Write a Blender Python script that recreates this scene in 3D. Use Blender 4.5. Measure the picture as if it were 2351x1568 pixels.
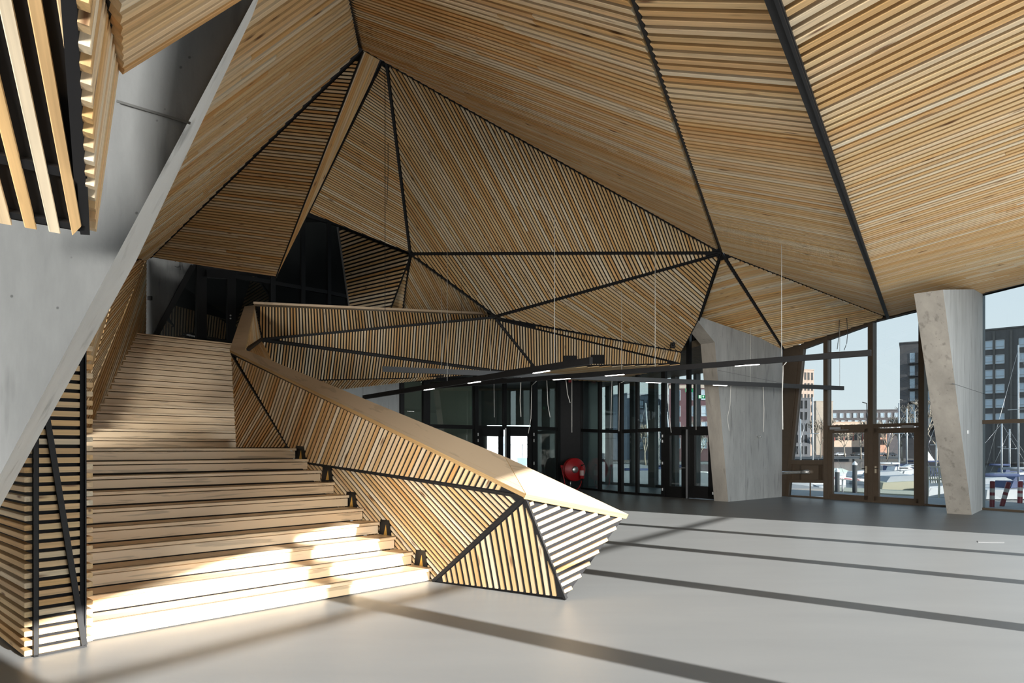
import bpy, bmesh, math, random
from mathutils import Vector as V, Matrix
random.seed(7)
S = bpy.context.scene
COL = S.collection
for o in list(bpy.data.objects): bpy.data.objects.remove(o)

# ------------------------------------------------------------------ camera, world, sun, exposure
FPX, CX, HY, EYE = 1500.0, 1175.5, 1029.0, 1.6          # focal length in pixels, centre column, horizon row, eye height
cd = bpy.data.cameras.new('camera'); cam = bpy.data.objects.new('camera', cd); COL.objects.link(cam)
cam.location = (0, 0, EYE); cam.rotation_euler = (math.radians(90), 0, 0)
cd.sensor_width = 36.0; cd.lens = 36.0 * FPX / 2351.0
cd.shift_y = (HY - 784.0) / 2351.0
cd.clip_start = 0.05; cd.clip_end = 2000
S.camera = cam

w = bpy.data.worlds.new('World'); S.world = w; w.use_nodes = True
nt = w.node_tree; nt.nodes.clear()
wo = nt.nodes.new('ShaderNodeOutputWorld'); bg = nt.nodes.new('ShaderNodeBackground')
tc = nt.nodes.new('ShaderNodeTexCoord'); sx = nt.nodes.new('ShaderNodeSeparateXYZ'); cr = nt.nodes.new('ShaderNodeValToRGB')
cr.color_ramp.elements[0].position = 0.0; cr.color_ramp.elements[0].color = (0.80, 0.90, 0.95, 1)
cr.color_ramp.elements[1].position = 0.7; cr.color_ramp.elements[1].color = (0.42, 0.62, 0.86, 1)
e = cr.color_ramp.elements.new(0.22); e.color = (0.72, 0.86, 0.97, 1)
nt.links.new(tc.outputs['Generated'], sx.inputs[0]); nt.links.new(sx.outputs['Z'], cr.inputs[0])
nt.links.new(cr.outputs[0], bg.inputs[0]); bg.inputs[1].default_value = 1.9
nt.links.new(bg.outputs[0], wo.inputs[0])

SUN_AZ = V((0.804, -0.595, 0)).normalized()                  # towards the sun, on the ground
TAN_E = 0.25
sd = bpy.data.lights.new('sun', 'SUN'); sun = bpy.data.objects.new('sun', sd); COL.objects.link(sun)
sd.energy = 14.5; sd.angle = math.radians(0.55); sd.color = (1.0, 0.97, 0.93)
sdir = V((SUN_AZ.x, SUN_AZ.y, TAN_E)).normalized()
sun.rotation_euler = sdir.to_track_quat('Z', 'Y').to_euler(); sun.location = sdir * 60

# added area lamps filling the hall from behind the camera, beyond sun and sky
def fill_area(name, loc, facing, sx_, sy_, watts, col):
    d = bpy.data.lights.new(name, 'AREA'); d.shape = 'RECTANGLE'; d.size = sx_; d.size_y = sy_; d.energy = watts; d.color = col
    o = bpy.data.objects.new(name, d); COL.objects.link(o); o.location = loc
    o.rotation_euler = (-V(facing)).normalized().to_track_quat('Z', 'Y').to_euler(); return o
fill_area('fill_rear', (-3.0, -17.0, 1.7), (0.05, 1.0, 0.62), 16.0, 3.2, 12800, (1.0, 0.975, 0.94))
fill_area('fill_front', V((0.804, -0.595, 0)) * 4.0 + V((0.595, 0.804, 0)) * 8.5 + V((0, 0, 1.7)), (-0.804, 0.595, 0.30), 12.0, 3.0, 210, (1.0, 0.975, 0.94))
S.view_settings.view_transform = 'Standard'; S.view_settings.look = 'None'
S.view_settings.exposure = 0.50; S.view_settings.gamma = 1.0; S.view_settings.use_curve_mapping = False
S.cycles.max_bounces = 10; S.cycles.diffuse_bounces = 5; S.cycles.glossy_bounces = 4; S.cycles.transparent_max_bounces = 16
S.cycles.caustics_reflective = False; S.cycles.caustics_refractive = False; S.cycles.sample_clamp_indirect = 8.0

# ------------------------------------------------------------------ helpers
def at(u, v, Y): return V(((u - CX) / FPX * Y, Y, EYE + (HY - v) / FPX * Y))
def gnd(u, v, z=0.0):
    Y = (EYE - z) * FPX / (v - HY); return V(((u - CX) / FPX * Y, Y, z))
CAMP = V((0, 0, EYE))
class Plane:
    def __init__(s, a, b, c):
        s.p = a.copy(); s.n = (b - a).cross(c - a).normalized()
        if s.n.dot(CAMP - s.p) < 0: s.n = -s.n
    def hit(s, u, v):
        d = V(((u - CX) / FPX, 1.0, (HY - v) / FPX)); return CAMP + d * (s.n.dot(s.p - CAMP) / s.n.dot(d))
def P3(*pts): return Plane(*[p if isinstance(p, V) else at(*p) for p in pts])

ORG = {}
def org(o): return ORG.get(o.name, V((0, 0, 0))) if o else V((0, 0, 0))
def tag(o, label=None, cat=None, group=None, kind=None):
    if label: o['label'] = label
    if cat: o['category'] = cat
    if group: o['group'] = group
    if kind: o['kind'] = kind
    return o
def empty(name, loc, label=None, cat=None, group=None, kind=None):
    o = bpy.data.objects.new(name, None); COL.objects.link(o); o.location = loc; o.empty_display_size = 0.2
    ORG[o.name] = V(loc); return tag(o, label, cat, group, kind)
def link(name, me, mats, parent=None, origin=None):
    o = bpy.data.objects.new(name, me); COL.objects.link(o)
    for m in (mats if isinstance(mats, (list, tuple)) else [mats]): me.materials.append(m)
    if parent is not None:
        o.parent = parent; ORG[o.name] = org(parent)
    else:
        ORG[o.name] = V(origin) if origin is not None else V((0, 0, 0))
        o.location = ORG[o.name]
    return o

class MB:
    def __init__(s): s.v = []; s.f = []; s.m = []; s.smooth = []
    def quadmesh(s, vs, fs, mi=0, sm=False):
        b = len(s.v); s.v += [V(x) for x in vs]
        for f in fs: s.f.append([b + i for i in f]); s.m.append(mi); s.smooth.append(sm)
        return s
    def box(s, c, size, rz=0.0, mi=0, M=None):
        x, y, z = [q / 2 for q in size]
        vs = [V((i, j, k)) for k in (-z, z) for j in (-y, y) for i in (-x, x)]
        R = M or Matrix.Rotation(rz, 3, 'Z'); c = V(c)
        return s.quadmesh([c + R @ q for q in vs], [(0, 2, 3, 1), (4, 5, 7, 6), (0, 1, 5, 4), (2, 6, 7, 3), (0, 4, 6, 2), (1, 3, 7, 5)], mi)
    def bar(s, p, q, wd, ht, up=V((0, 0, 1)), mi=0):
        p, q = V(p), V(q); d = (q - p)
        if d.length < 1e-6: return s
        d.normalize(); side = d.cross(up)
        if side.length < 1e-4: side = d.cross(V((0, 1, 0)))
        side.normalize(); u = side.cross(d).normalized(); a = side * wd / 2; b = u * ht / 2
        vs = [p - a - b, p + a - b, p + a + b, p - a + b, q - a - b, q + a - b, q + a + b, q - a + b]
        return s.quadmesh(vs, [(0, 1, 2, 3), (7, 6, 5, 4), (0, 4, 5, 1), (1, 5, 6, 2), (2, 6, 7, 3), (3, 7, 4, 0)], mi)
    def tube(s, pts, r, n=8, mi=0, r2=None, sm=True):
        pts = [V(p) for p in pts]; rings = []
        k = len(pts)
        for i, p in enumerate(pts):
            d = (pts[min(i + 1, k - 1)] - pts[max(i - 1, 0)]).normalized()
            a = d.cross(V((0, 0, 1)) if abs(d.z) < 0.95 else V((1, 0, 0))).normalized(); b = d.cross(a)
            rr = r if r2 is None else r + (r2 - r) * i / max(1, k - 1)
            rings.append([p + (a * math.cos(2 * math.pi * j / n) + b * math.sin(2 * math.pi * j / n)) * rr for j in range(n)])
        b0 = len(s.v); s.v += [q for R in rings for q in R]
        for i in range(k - 1):
            for j in range(n):
                s.f.append([b0 + i * n + j, b0 + i * n + (j + 1) % n, b0 + (i + 1) * n + (j + 1) % n, b0 + (i + 1) * n + j]); s.m.append(mi); s.smooth.append(sm)
        s.f.append([b0 + j for j in range(n)][::-1]); s.m.append(mi); s.smooth.append(False)
        s.f.append([b0 + (k - 1) * n + j for j in range(n)]); s.m.append(mi); s.smooth.append(False)
        return s
    def prism(s, poly, vec, mi=0):
        n = len(poly); poly = [V(p) for p in poly]; vec = V(vec)
        nm = V((0, 0, 0))
        for i in range(n): nm += poly[i].cross(poly[(i + 1) % n])
        if nm.dot(vec) > 0: poly = poly[::-1]
        vs = poly + [p + vec for p in poly]
        fs = [list(range(n)), [n + i for i in range(n)][::-1]] + [[i, n + i, n + (i + 1) % n, (i + 1) % n] for i in range(n)]
        return s.quadmesh(vs, fs, mi)
    def lathe(s, c, prof, axis=V((0, 0, 1)), n=20, mi=0):
        axis = V(axis).normalized(); a = axis.orthogonal().normalized(); b = axis.cross(a); c = V(c)
        b0 = len(s.v)
        for r, h in prof:
            for j in range(n): s.v.append(c + axis * h + (a * math.cos(2 * math.pi * j / n) + b * math.sin(2 * math.pi * j / n)) * max(r, 1e-4))
        for i in range(len(prof) - 1):
            for j in range(n):
                s.f.append([b0 + i * n + j, b0 + i * n + (j + 1) % n, b0 + (i + 1) * n + (j + 1) % n, b0 + (i + 1) * n + j]); s.m.append(mi); s.smooth.append(True)
        return s
    def build(s, name, mats, parent=None, origin=None, label=None, cat=None, group=None, kind=None):
        me = bpy.data.meshes.new(name)
        if parent is not None: o0 = org(parent)
        else:
            if origin is None:
                xs = [p.x for p in s.v]; ys = [p.y for p in s.v]; zs = [p.z for p in s.v]
                origin = V(((min(xs) + max(xs)) / 2, (min(ys) + max(ys)) / 2, min(zs)))
            o0 = V(origin)
        me.from_pydata([tuple(p - o0) for p in s.v], [], s.f)
        o = link(name, me, mats, parent, o0)
        for i, p in enumerate(me.polygons): p.material_index = s.m[i]; p.use_smooth = s.smooth[i]
        me.update()
        return tag(o, label, cat, group, kind)

# ------------------------------------------------------------------ materials
def nodes(name):
    m = bpy.data.materials.new(name); m.use_nodes = True; n = m.node_tree.nodes; l = m.node_tree.links
    return m, n, l, n['Principled BSDF']
def plain(name, col, rough=0.5, metal=0.0, var=0.0, scale=8.0, bump=0.0, spec=0.5):
    m, n, l, b = nodes(name)
    b.inputs['Base Color'].default_value = (*col, 1); b.inputs['Roughness'].default_value = rough; b.inputs['Metallic'].default_value = metal
    b.inputs['Specular IOR Level'].default_value = spec
    if var > 0 or bump > 0:
        t = n.new('ShaderNodeTexCoord'); no = n.new('ShaderNodeTexNoise'); no.inputs['Scale'].default_value = scale; no.inputs['Detail'].default_value = 6
        l.new(t.outputs['Object'], no.inputs['Vector'])
        if var > 0:
            r = n.new('ShaderNodeValToRGB'); r.color_ramp.elements[0].position = 0.3; r.color_ramp.elements[1].position = 0.7
            r.color_ramp.elements[0].color = (*[c * (1 - var) for c in col], 1); r.color_ramp.elements[1].color = (*[min(1, c * (1 + var)) for c in col], 1)
            l.new(no.outputs['Fac'], r.inputs[0]); l.new(r.outputs[0], b.inputs['Base Color'])
        if bump > 0:
            bp = n.new('ShaderNodeBump'); bp.inputs['Strength'].default_value = bump; bp.inputs['Distance'].default_value = 0.01
            l.new(no.outputs['Fac'], bp.inputs['Height']); l.new(bp.outputs[0], b.inputs['Normal'])
    return m
def wood(name, cols, along=0.5, across=16.0, rough=0.55, contrast=0.5, knots=True, ring=False, spec=0.35):
    """board timber: grain runs along local X, each board has its own tone"""
    m, n, l, b = nodes(name); b.inputs['Roughness'].default_value = rough; b.inputs['Specular IOR Level'].default_value = spec
    t = n.new('ShaderNodeTexCoord'); oi = n.new('ShaderNodeObjectInfo')
    mp = n.new('ShaderNodeMapping'); mp.inputs['Scale'].default_value = (along, across, across)
    l.new(t.outputs['Object'], mp.inputs[0])
    mu = n.new('ShaderNodeMath'); mu.operation = 'MULTIPLY'; mu.inputs[1].default_value = 57.0; l.new(oi.outputs['Random'], mu.inputs[0])
    no = n.new('ShaderNodeTexNoise'); no.noise_dimensions = '4D'; no.inputs['Scale'].default_value = 1.6; no.inputs['Detail'].default_value = 5; no.inputs['Distortion'].default_value = 0.6
    l.new(mp.outputs[0], no.inputs['Vector']); l.new(mu.outputs[0], no.inputs['W'])
    r = n.new('ShaderNodeValToRGB'); r.color_ramp.interpolation = 'LINEAR'
    k = len(cols)
    while len(r.color_ramp.elements) < k: r.color_ramp.elements.new(0.5)
    for i, c in enumerate(cols): r.color_ramp.elements[i].position = i / (k - 1); r.color_ramp.elements[i].color = (*c, 1)
    l.new(oi.outputs['Random'], r.inputs[0])
    src = no.outputs['Fac']
    if ring:
        wv = n.new('ShaderNodeMath'); wv.operation = 'MULTIPLY'; wv.inputs[1].default_value = 22.0; l.new(no.outputs['Fac'], wv.inputs[0])
        sn = n.new('ShaderNodeMath'); sn.operation = 'SINE'; l.new(wv.outputs[0], sn.inputs[0])
        ab = n.new('ShaderNodeMath'); ab.operation = 'MULTIPLY_ADD'; ab.inputs[1].default_value = 0.5; ab.inputs[2].default_value = 0.5; l.new(sn.outputs[0], ab.inputs[0])
        pw = n.new('ShaderNodeMath'); pw.operation = 'POWER'; pw.inputs[1].default_value = 5.0; l.new(ab.outputs[0], pw.inputs[0])
        iv_ = n.new('ShaderNodeMath'); iv_.operation = 'SUBTRACT'; iv_.inputs[0].default_value = 1.0; l.new(pw.outputs[0], iv_.inputs[1]); src = iv_.outputs[0]
    mr = n.new('ShaderNodeMapRange'); mr.inputs['From Min'].default_value = 0.3; mr.inputs['From Max'].default_value = 0.72
    mr.inputs['To Min'].default_value = 1 - contrast; mr.inputs['To Max'].default_value = 1.08
    l.new(src, mr.inputs['Value'])
    mx = n.new('ShaderNodeMix'); mx.data_type = 'RGBA'; mx.blend_type = 'MULTIPLY'; mx.inputs[0].default_value = 1.0
    l.new(r.outputs[0], mx.inputs[6]); l.new(mr.outputs[0], mx.inputs[7]); out = mx.outputs[2]
    if knots:
        mp2 = n.new('ShaderNodeMapping'); mp2.inputs['Scale'].default_value = (1.6, 9, 9); l.new(t.outputs['Object'], mp2.inputs[0])
        ad = n.new('ShaderNodeVectorMath'); ad.operation = 'ADD'; l.new(mp2.outputs[0], ad.inputs[0]); l.new(mu.outputs[0], ad.inputs[1])
        vo = n.new('ShaderNodeTexVoronoi'); vo.inputs['Scale'].default_value = 1.0; l.new(ad.outputs[0], vo.inputs['Vector'])
        kr = n.new('ShaderNodeMapRange'); kr.inputs['From Min'].default_value = 0.05; kr.inputs['From Max'].default_value = 0.16
        l.new(vo.outputs['Distance'], kr.inputs['Value'])
        mk = n.new('ShaderNodeMix'); mk.data_type = 'RGBA'; l.new(kr.outputs[0], mk.inputs[0]); mk.inputs[6].default_value = (0.20, 0.10, 0.045, 1); l.new(out, mk.inputs[7]); out = mk.outputs[2]
    l.new(out, b.inputs['Base Color'])
    return m
def concrete(name, c, var=0.2, joint=0.0, warm=None, pores=True):
    m, n, l, b = nodes(name); b.inputs['Roughness'].default_value = 0.75; b.inputs['Specular IOR Level'].default_value = 0.25
    t = n.new('ShaderNodeTexCoord')
    n1 = n.new('ShaderNodeTexNoise'); n1.inputs['Scale'].default_value = 1.3; n1.inputs['Detail'].default_value = 8; n1.inputs['Roughness'].default_value = 0.65
    mp = n.new('ShaderNodeMapping'); mp.inputs['Scale'].default_value = (1.6, 1.6, 0.45); l.new(t.outputs['Object'], mp.inputs[0]); l.new(mp.outputs[0], n1.inputs['Vector'])
    r = n.new('ShaderNodeValToRGB'); r.color_ramp.elements[0].position = 0.32; r.color_ramp.elements[1].position = 0.68
    r.color_ramp.elements[0].color = (*[x * (1 - var) for x in c], 1); r.color_ramp.elements[1].color = (*[min(1, x * (1 + var * 0.6)) for x in c], 1)
    l.new(n1.outputs['Fac'], r.inputs[0])
    n2 = n.new('ShaderNodeTexNoise'); n2.inputs['Scale'].default_value = 60; n2.inputs['Detail'].default_value = 2; l.new(t.outputs['Object'], n2.inputs['Vector'])
    vo = n.new('ShaderNodeTexVoronoi'); vo.inputs['Scale'].default_value = 9.0; l.new(t.outputs['Object'], vo.inputs['Vector'])
    kr = n.new('ShaderNodeMapRange'); kr.inputs['From Min'].default_value = 0.045; kr.inputs['From Max'].default_value = 0.085; kr.inputs['To Min'].default_value = 0.45; l.new(vo.outputs['Distance'], kr.inputs['Value'])
    mx = n.new('ShaderNodeMix'); mx.data_type = 'RGBA'; mx.blend_type = 'MULTIPLY'; mx.inputs[0].default_value = 1.0 if pores else 0.0
    l.new(r.outputs[0], mx.inputs[6]); l.new(kr.outputs[0], mx.inputs[7])
    n3 = n.new('ShaderNodeTexNoise'); n3.inputs['Scale'].default_value = 3.0; n3.inputs['Detail'].default_value = 4
    mp3 = n.new('ShaderNodeMapping'); mp3.inputs['Scale'].default_value = (3.0, 3.0, 0.35); l.new(t.outputs['Object'], mp3.inputs[0]); l.new(mp3.outputs[0], n3.inputs['Vector'])
    sr = n.new('ShaderNodeMapRange'); sr.inputs['From Min'].default_value = 0.58; sr.inputs['From Max'].default_value = 0.74; sr.inputs['To Min'].default_value = 1.0; sr.inputs['To Max'].default_value = 0.62; l.new(n3.outputs['Fac'], sr.inputs['Value'])
    ms = n.new('ShaderNodeMix'); ms.data_type = 'RGBA'; ms.blend_type = 'MULTIPLY'; ms.inputs[0].default_value = 1.0; l.new(mx.outputs[2], ms.inputs[6]); l.new(sr.outputs[0], ms.inputs[7])
    l.new(ms.outputs[2], b.inputs['Base Color'])
    bp = n.new('ShaderNodeBump'); bp.inputs['Strength'].default_value = 0.12; bp.inputs['Distance'].default_value = 0.01; l.new(n2.outputs['Fac'], bp.inputs['Height']); l.new(bp.outputs[0], b.inputs['Normal'])
    return m
def glass(name, tint, ior=1.5, rough=0.0):
    m = bpy.data.materials.new(name); m.use_nodes = True; n = m.node_tree.nodes; l = m.node_tree.links; n.clear()
    o = n.new('ShaderNodeOutputMaterial'); mx = n.new('ShaderNodeMixShader'); tr = n.new('ShaderNodeBsdfTransparent'); gl = n.new('ShaderNodeBsdfGlossy'); fr = n.new('ShaderNodeFresnel')
    tr.inputs[0].default_value = (*tint, 1); gl.inputs['Roughness'].default_value = rough; gl.inputs[0].default_value = (0.9, 0.93, 0.92, 1); fr.inputs[0].default_value = ior
    ge = n.new('ShaderNodeNewGeometry'); inv = n.new('ShaderNodeMath'); inv.operation = 'SUBTRACT'; inv.inputs[0].default_value = 1.0; l.new(ge.outputs['Backfacing'], inv.inputs[1])
    mf = n.new('ShaderNodeMath'); mf.operation = 'MULTIPLY'; l.new(fr.outputs[0], mf.inputs[0]); l.new(inv.outputs[0], mf.inputs[1]); l.new(mf.outputs[0], mx.inputs[0]); l.new(tr.outputs[0], mx.inputs[1]); l.new(gl.outputs[0], mx.inputs[2]); l.new(mx.outputs[0], o.inputs[0]); return m
def emit(name, col, st):
    m, n, l, b = nodes(name); b.inputs['Emission Color'].default_value = (*col, 1); b.inputs['Emission Strength'].default_value = st; b.inputs['Base Color'].default_value = (*col, 1); return m

PINE = [(0.75, 0.45, 0.18), (0.81, 0.59, 0.32), (0.71, 0.39, 0.14), (0.85, 0.69, 0.46), (0.77, 0.48, 0.20), (0.87, 0.75, 0.55), (0.73, 0.43, 0.165)]
M_SLAT = wood('pine_slat', PINE, along=0.55, across=22, contrast=0.30)
M_ASH = wood('ash_board', [(0.70, 0.54, 0.35), (0.73, 0.58, 0.39), (0.68, 0.51, 0.32), (0.75, 0.61, 0.43)], along=0.50, across=8.0, contrast=0.24, knots=False, ring=True, rough=0.42)
M_PLY = wood('birch_plywood', [(0.47, 0.36, 0.24), (0.50, 0.385, 0.26)], along=0.7, across=3.0, contrast=0.12, knots=False, ring=True, rough=0.4)
M_PLYEDGE = wood('plywood_edge', [(0.52, 0.34, 0.15), (0.56, 0.37, 0.17)], along=0.5, across=60, contrast=0.35, knots=False)
M_BLACK = plain('black_backing', (0.016, 0.016, 0.017), 0.85, spec=0.2)
M_STEEL = plain('black_steel', (0.011, 0.011, 0.0115), 0.6, var=0.15, spec=0.3)
M_FRAME = plain('black_frame', (0.007, 0.007, 0.007), 0.5, spec=0.3)
M_BRONZE = plain('bronze_aluminium', (0.085, 0.062, 0.042), 0.42, 0.35, var=0.06)
M_BRASS = plain('brass', (0.75, 0.48, 0.12), 0.35, 0.8)
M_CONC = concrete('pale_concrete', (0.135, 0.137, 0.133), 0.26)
M_CONC2 = concrete('grey_concrete', (0.40, 0.415, 0.41), 0.18)
M_CONCW = concrete('brown_lit_concrete', (0.34, 0.315, 0.275), 0.22)  # brown light painted into the narrow faces of fin wall and column
M_CONCL = concrete('light_concrete', (0.56, 0.58, 0.575), 0.13, pores=False)
M_GLASS = glass('clear_glass', (0.97, 0.985, 0.98))
M_GLASST = glass('dimming_glass', (0.57, 0.58, 0.573))  # tint added to dim the sky and the view outside
M_GLASSD = glass('dark_interior_glass', (0.80, 0.85, 0.83), 2.0)
M_LED = emit('led_white', (1.0, 0.97, 0.92), 6.0)
M_WHITE = plain('white_paint', (0.75, 0.76, 0.76), 0.4)
M_GREYM = plain('grey_aluminium', (0.32, 0.33, 0.34), 0.35, 0.6)
M_GALV = plain('galvanised_pipe', (0.45, 0.45, 0.43), 0.35, 0.8, var=0.2, scale=20)
M_STEELB = plain('brushed_steel', (0.6, 0.6, 0.58), 0.3, 0.9)
M_RED = plain('fire_red', (0.50, 0.015, 0.02), 0.35)
M_WIRE = plain('white_wire', (0.62, 0.62, 0.58), 0.5)
M_BWIRE = plain('black_wire', (0.03, 0.03, 0.03), 0.5)
def floor_mat():
    m, n, l, b = nodes('poured_grey_floor')
    t = n.new('ShaderNodeTexCoord'); no = n.new('ShaderNodeTexNoise'); no.inputs['Scale'].default_value = 0.8; no.inputs['Detail'].default_value = 7; no.inputs['Roughness'].default_value = 0.6
    mp = n.new('ShaderNodeMapping'); mp.inputs['Rotation'].default_value = (0, 0, 0.8); mp.inputs['Scale'].default_value = (0.5, 2.2, 1); l.new(t.outputs['Object'], mp.inputs[0]); l.new(mp.outputs[0], no.inputs['Vector'])
    r = n.new('ShaderNodeValToRGB'); r.color_ramp.elements[0].position = 0.3; r.color_ramp.elements[1].position = 0.72
    r.color_ramp.elements[0].color = (0.208, 0.216, 0.217, 1); r.color_ramp.elements[1].color = (0.232, 0.240, 0.240, 1); l.new(no.outputs['Fac'], r.inputs[0]); l.new(r.outputs[0], b.inputs['Base Color'])
    b.inputs['Roughness'].default_value = 0.40; b.inputs['Specular IOR Level'].default_value = 0.12
    bp = n.new('ShaderNodeBump'); bp.inputs['Strength'].default_value = 0.03; l.new(no.outputs['Fac'], bp.inputs['Height']); l.new(bp.outputs[0], b.inputs['Normal'])
    return m
M_FLOOR = floor_mat()

# ------------------------------------------------------------------ slatted facets
def res(pl, p): return p if isinstance(p, V) else pl.hit(*p)
def facet_axes(pl, du):
    a, b = res(pl, du[0]), res(pl, du[1]); e1 = (b - a).normalized(); return e1, pl.n.cross(e1).normalized()
def clip_line(poly, d, m):
    """x interval of the line y=d inside a convex ccw polygon shrunk by m"""
    lo, hi = -1e9, 1e9
    n = len(poly)
    for i in range(n):
        (x0, y0), (x1, y1) = poly[i], poly[(i + 1) % n]
        ex, ey = x1 - x0, y1 - y0; L = math.hypot(ex, ey)
        if L < 1e-9: continue
        nx, ny = -ey / L, ex / L                     # inward for ccw
        c = nx * x0 + ny * y0 + m                    # nx*x+ny*y >= c
        r = c - ny * d
        if abs(nx) < 1e-9:
            if r > 0: return None
        elif nx > 0: lo = max(lo, r / nx)
        else: hi = min(hi, r / nx)
    return (lo, hi) if hi > lo else None
NSLAT = [0]
def slat_mesh(a0, a1, b0, b1, wd, dp, ch):
    x0 = min(a0, a1); h = wd / 2
    prof = [(-h, 0), (-h, dp - ch), (-h + ch, dp), (h - ch, dp), (h, dp - ch), (h, 0)] if ch > 0 else [(-h, 0), (-h, dp), (h, dp), (h, 0)]
    k = len(prof); vs = []
    for s0, s1 in ((a0, a1), (b0, b1)):
        for y, z in prof:
            f = (y + h) / wd; vs.append((s0 + (s1 - s0) * f - x0, y, z))
    fs = [list(range(k))[::-1], [k + i for i in range(k)]] + [[i, (i + 1) % k, k + (i + 1) % k, k + i] for i in range(k)]
    me = bpy.data.meshes.new('slat'); me.from_pydata(vs, [], [f[::-1] for f in fs]); me.materials.append(M_SLAT)
    return me, x0
def slats(parent, pl, pts, du, count, wr=0.54, depth=0.045, margin=0.03, cut='square', ref=None, seg=None, ch=0.0, base=0.0, name='slat', jog=0.0, mat=None):
    e1, e2 = facet_axes(pl, du); o0 = pl.hit(*pts[0]) if not isinstance(pts[0], V) else pts[0]
    w3 = [p if isinstance(p, V) else pl.hit(*p) for p in pts]
    p2 = [((q - o0).dot(e1), (q - o0).dot(e2)) for q in w3]
    ar = sum(p2[i][0] * p2[(i + 1) % len(p2)][1] - p2[(i + 1) % len(p2)][0] * p2[i][1] for i in range(len(p2)))
    if ar < 0: p2 = p2[::-1]
    A, B, n = count; pitch = abs((res(pl, B) - res(pl, A)).dot(e2)) / n
    wd = pitch * wr; rf = (res(pl, ref or A) - o0).dot(e2)
    y0, y1 = min(y for _, y in p2), max(y for _, y in p2)
    k0, k1 = math.floor((y0 - rf) / pitch), math.ceil((y1 - rf) / pitch)
    bp = org(parent); cnt = 0
    R = Matrix((e1, e2, pl.n)).transposed().to_4x4()
    for k in range(k0, k1 + 1):
        d = rf + k * pitch
        iv = [clip_line(p2, d + s * wd / 2, margin) for s in (-1, 1)]
        if cut == 'mitre':
            if iv[0] is None and iv[1] is None: continue
            if iv[0] is None or iv[1] is None:
                c = clip_line(p2, d, margin)
                if c is None: continue
                iv = [c if q is None else q for q in iv]
            a0, b0, a1, b1 = iv[0][0], iv[0][1], iv[1][0], iv[1][1]
        else:
            c = clip_line(p2, d, margin)
            if c is None: continue
            if cut == 'inner' and iv[0] and iv[1]: c = (max(iv[0][0], iv[1][0]), min(iv[0][1], iv[1][1]))
            a0 = a1 = c[0] + random.uniform(0, jog); b0 = b1 = c[1] - random.uniform(0, jog)
        if min(b0 - a0, b1 - a1) < 0.035: continue
        cuts = []
        if seg:
            x = max(a0, a1) + random.uniform(0.35, 1.0) * seg
            while x < min(b0, b1) - 0.4: cuts.append(x); x += seg * random.uniform(0.8, 1.2)
        ends = [(a0, a1)] + [(c_, c_) for c_ in cuts] + [(b0, b1)]
        for i in range(len(ends) - 1):
            g0 = 0.002 if i > 0 else 0; g1 = 0.002 if i < len(ends) - 2 else 0
            me, x0 = slat_mesh(ends[i][0] + g0, ends[i][1] + g0, ends[i + 1][0] - g1, ends[i + 1][1] - g1, wd, depth, ch)
            if mat: me.materials.clear(); me.materials.append(mat)
            ob = bpy.data.objects.new(name, me); COL.objects.link(ob); ob.parent = parent
            M = R.copy(); M.translation = o0 + e1 * x0 + e2 * d + pl.n * (base - depth) - bp
            ob.matrix_basis = M; cnt += 1
    NSLAT[0] += cnt
    return pitch, cnt
def backing(name, pl, pts, depth, th=0.04, mat=None, parent=None, **kw):
    w3 = [p if isinstance(p, V) else pl.hit(*p) for p in pts]
    mb = MB(); mb.prism([q - pl.n * depth for q in w3], -pl.n * th)
    return mb.build(name, mat or M_BLACK, parent, **kw)
def facet(name, label, pl, pts, du, count, depth=0.045, parent=None, kind='structure', bpts=None, **kw):
    b = backing(name, pl, bpts or pts, depth, parent=parent)
    if parent is None: tag(b, label, None, None, kind)
    elif label: b['label'] = label
    info = slats(b, pl, pts, du, count, depth=depth, **kw)
    print('FACET', name, label, 'pitch %.3f n %d' % info)
    return b
def seam(parent, p, q, wd=0.05, ht=0.05, name='seam_strip', mat=None, off=0.0, n=None):
    mb = MB(); d = (n * off) if n is not None else V((0, 0, 0))
    mb.bar(p + d, q + d, wd, ht, up=n if n is not None else V((0, 0, 1))); return mb.build(name, mat or M_STEEL, parent)
# ================================================================== SETTING
T = V((0.713, 0.701, 0)); PD = V((-0.701, 0.713, 0))
# floor plan of the shell: facade 1 (seen, right), facade 2 (behind the camera, where the sun comes in)
F1O, F1D = V((9.16, 21.8, 0)), V((0.5477, -0.8367, 0))
F2D = V((0.595, 0.804, 0)); F2O = SUN_AZ * 4.2                  # facade 2 point at p along F2D
def f2(p, z=0.0): return F2O + F2D * p + V((0, 0, z))
C1 = F1O + F1D * 9.0; C2 = f2(15.17)
def wallprism(p, q, z0, z1, th, mb, mi=0):
    d = (q - p).normalized(); n = V((d.y, -d.x, 0)) * th
    mb.prism([V((p.x, p.y, z0)), V((q.x, q.y, z0)), V((q.x, q.y, z1)), V((p.x, p.y, z1))], n, mi); return mb
plan = [F1O, C1, C2, f2(1.7), f2(-7.0), V((-17, -7.5, 0)), V((-17, 33, 0)), V((2.6, 33, 0))]
mb = MB(); mb.prism([V((p.x, p.y, 0)) for p in plan], V((0, 0, -0.25)))
mb.build('floor', M_FLOOR, label='smooth pale grey poured floor of the hall', kind='structure', origin=(0, 8, 0))
mb = MB(); mb.prism([V((p.x, p.y, 10.6)) for p in plan], V((0, 0, 0.3)))
mb.build('ceiling', M_BLACK, label='flat dark roof deck above the timber ceiling', kind='structure', origin=(0, 8, 10.6))
M_INNER = plain('inner_plaster', (0.52, 0.50, 0.47), 0.8)
RA, RB = f2(-7.0), V((-17, -7.5, 0))
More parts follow.
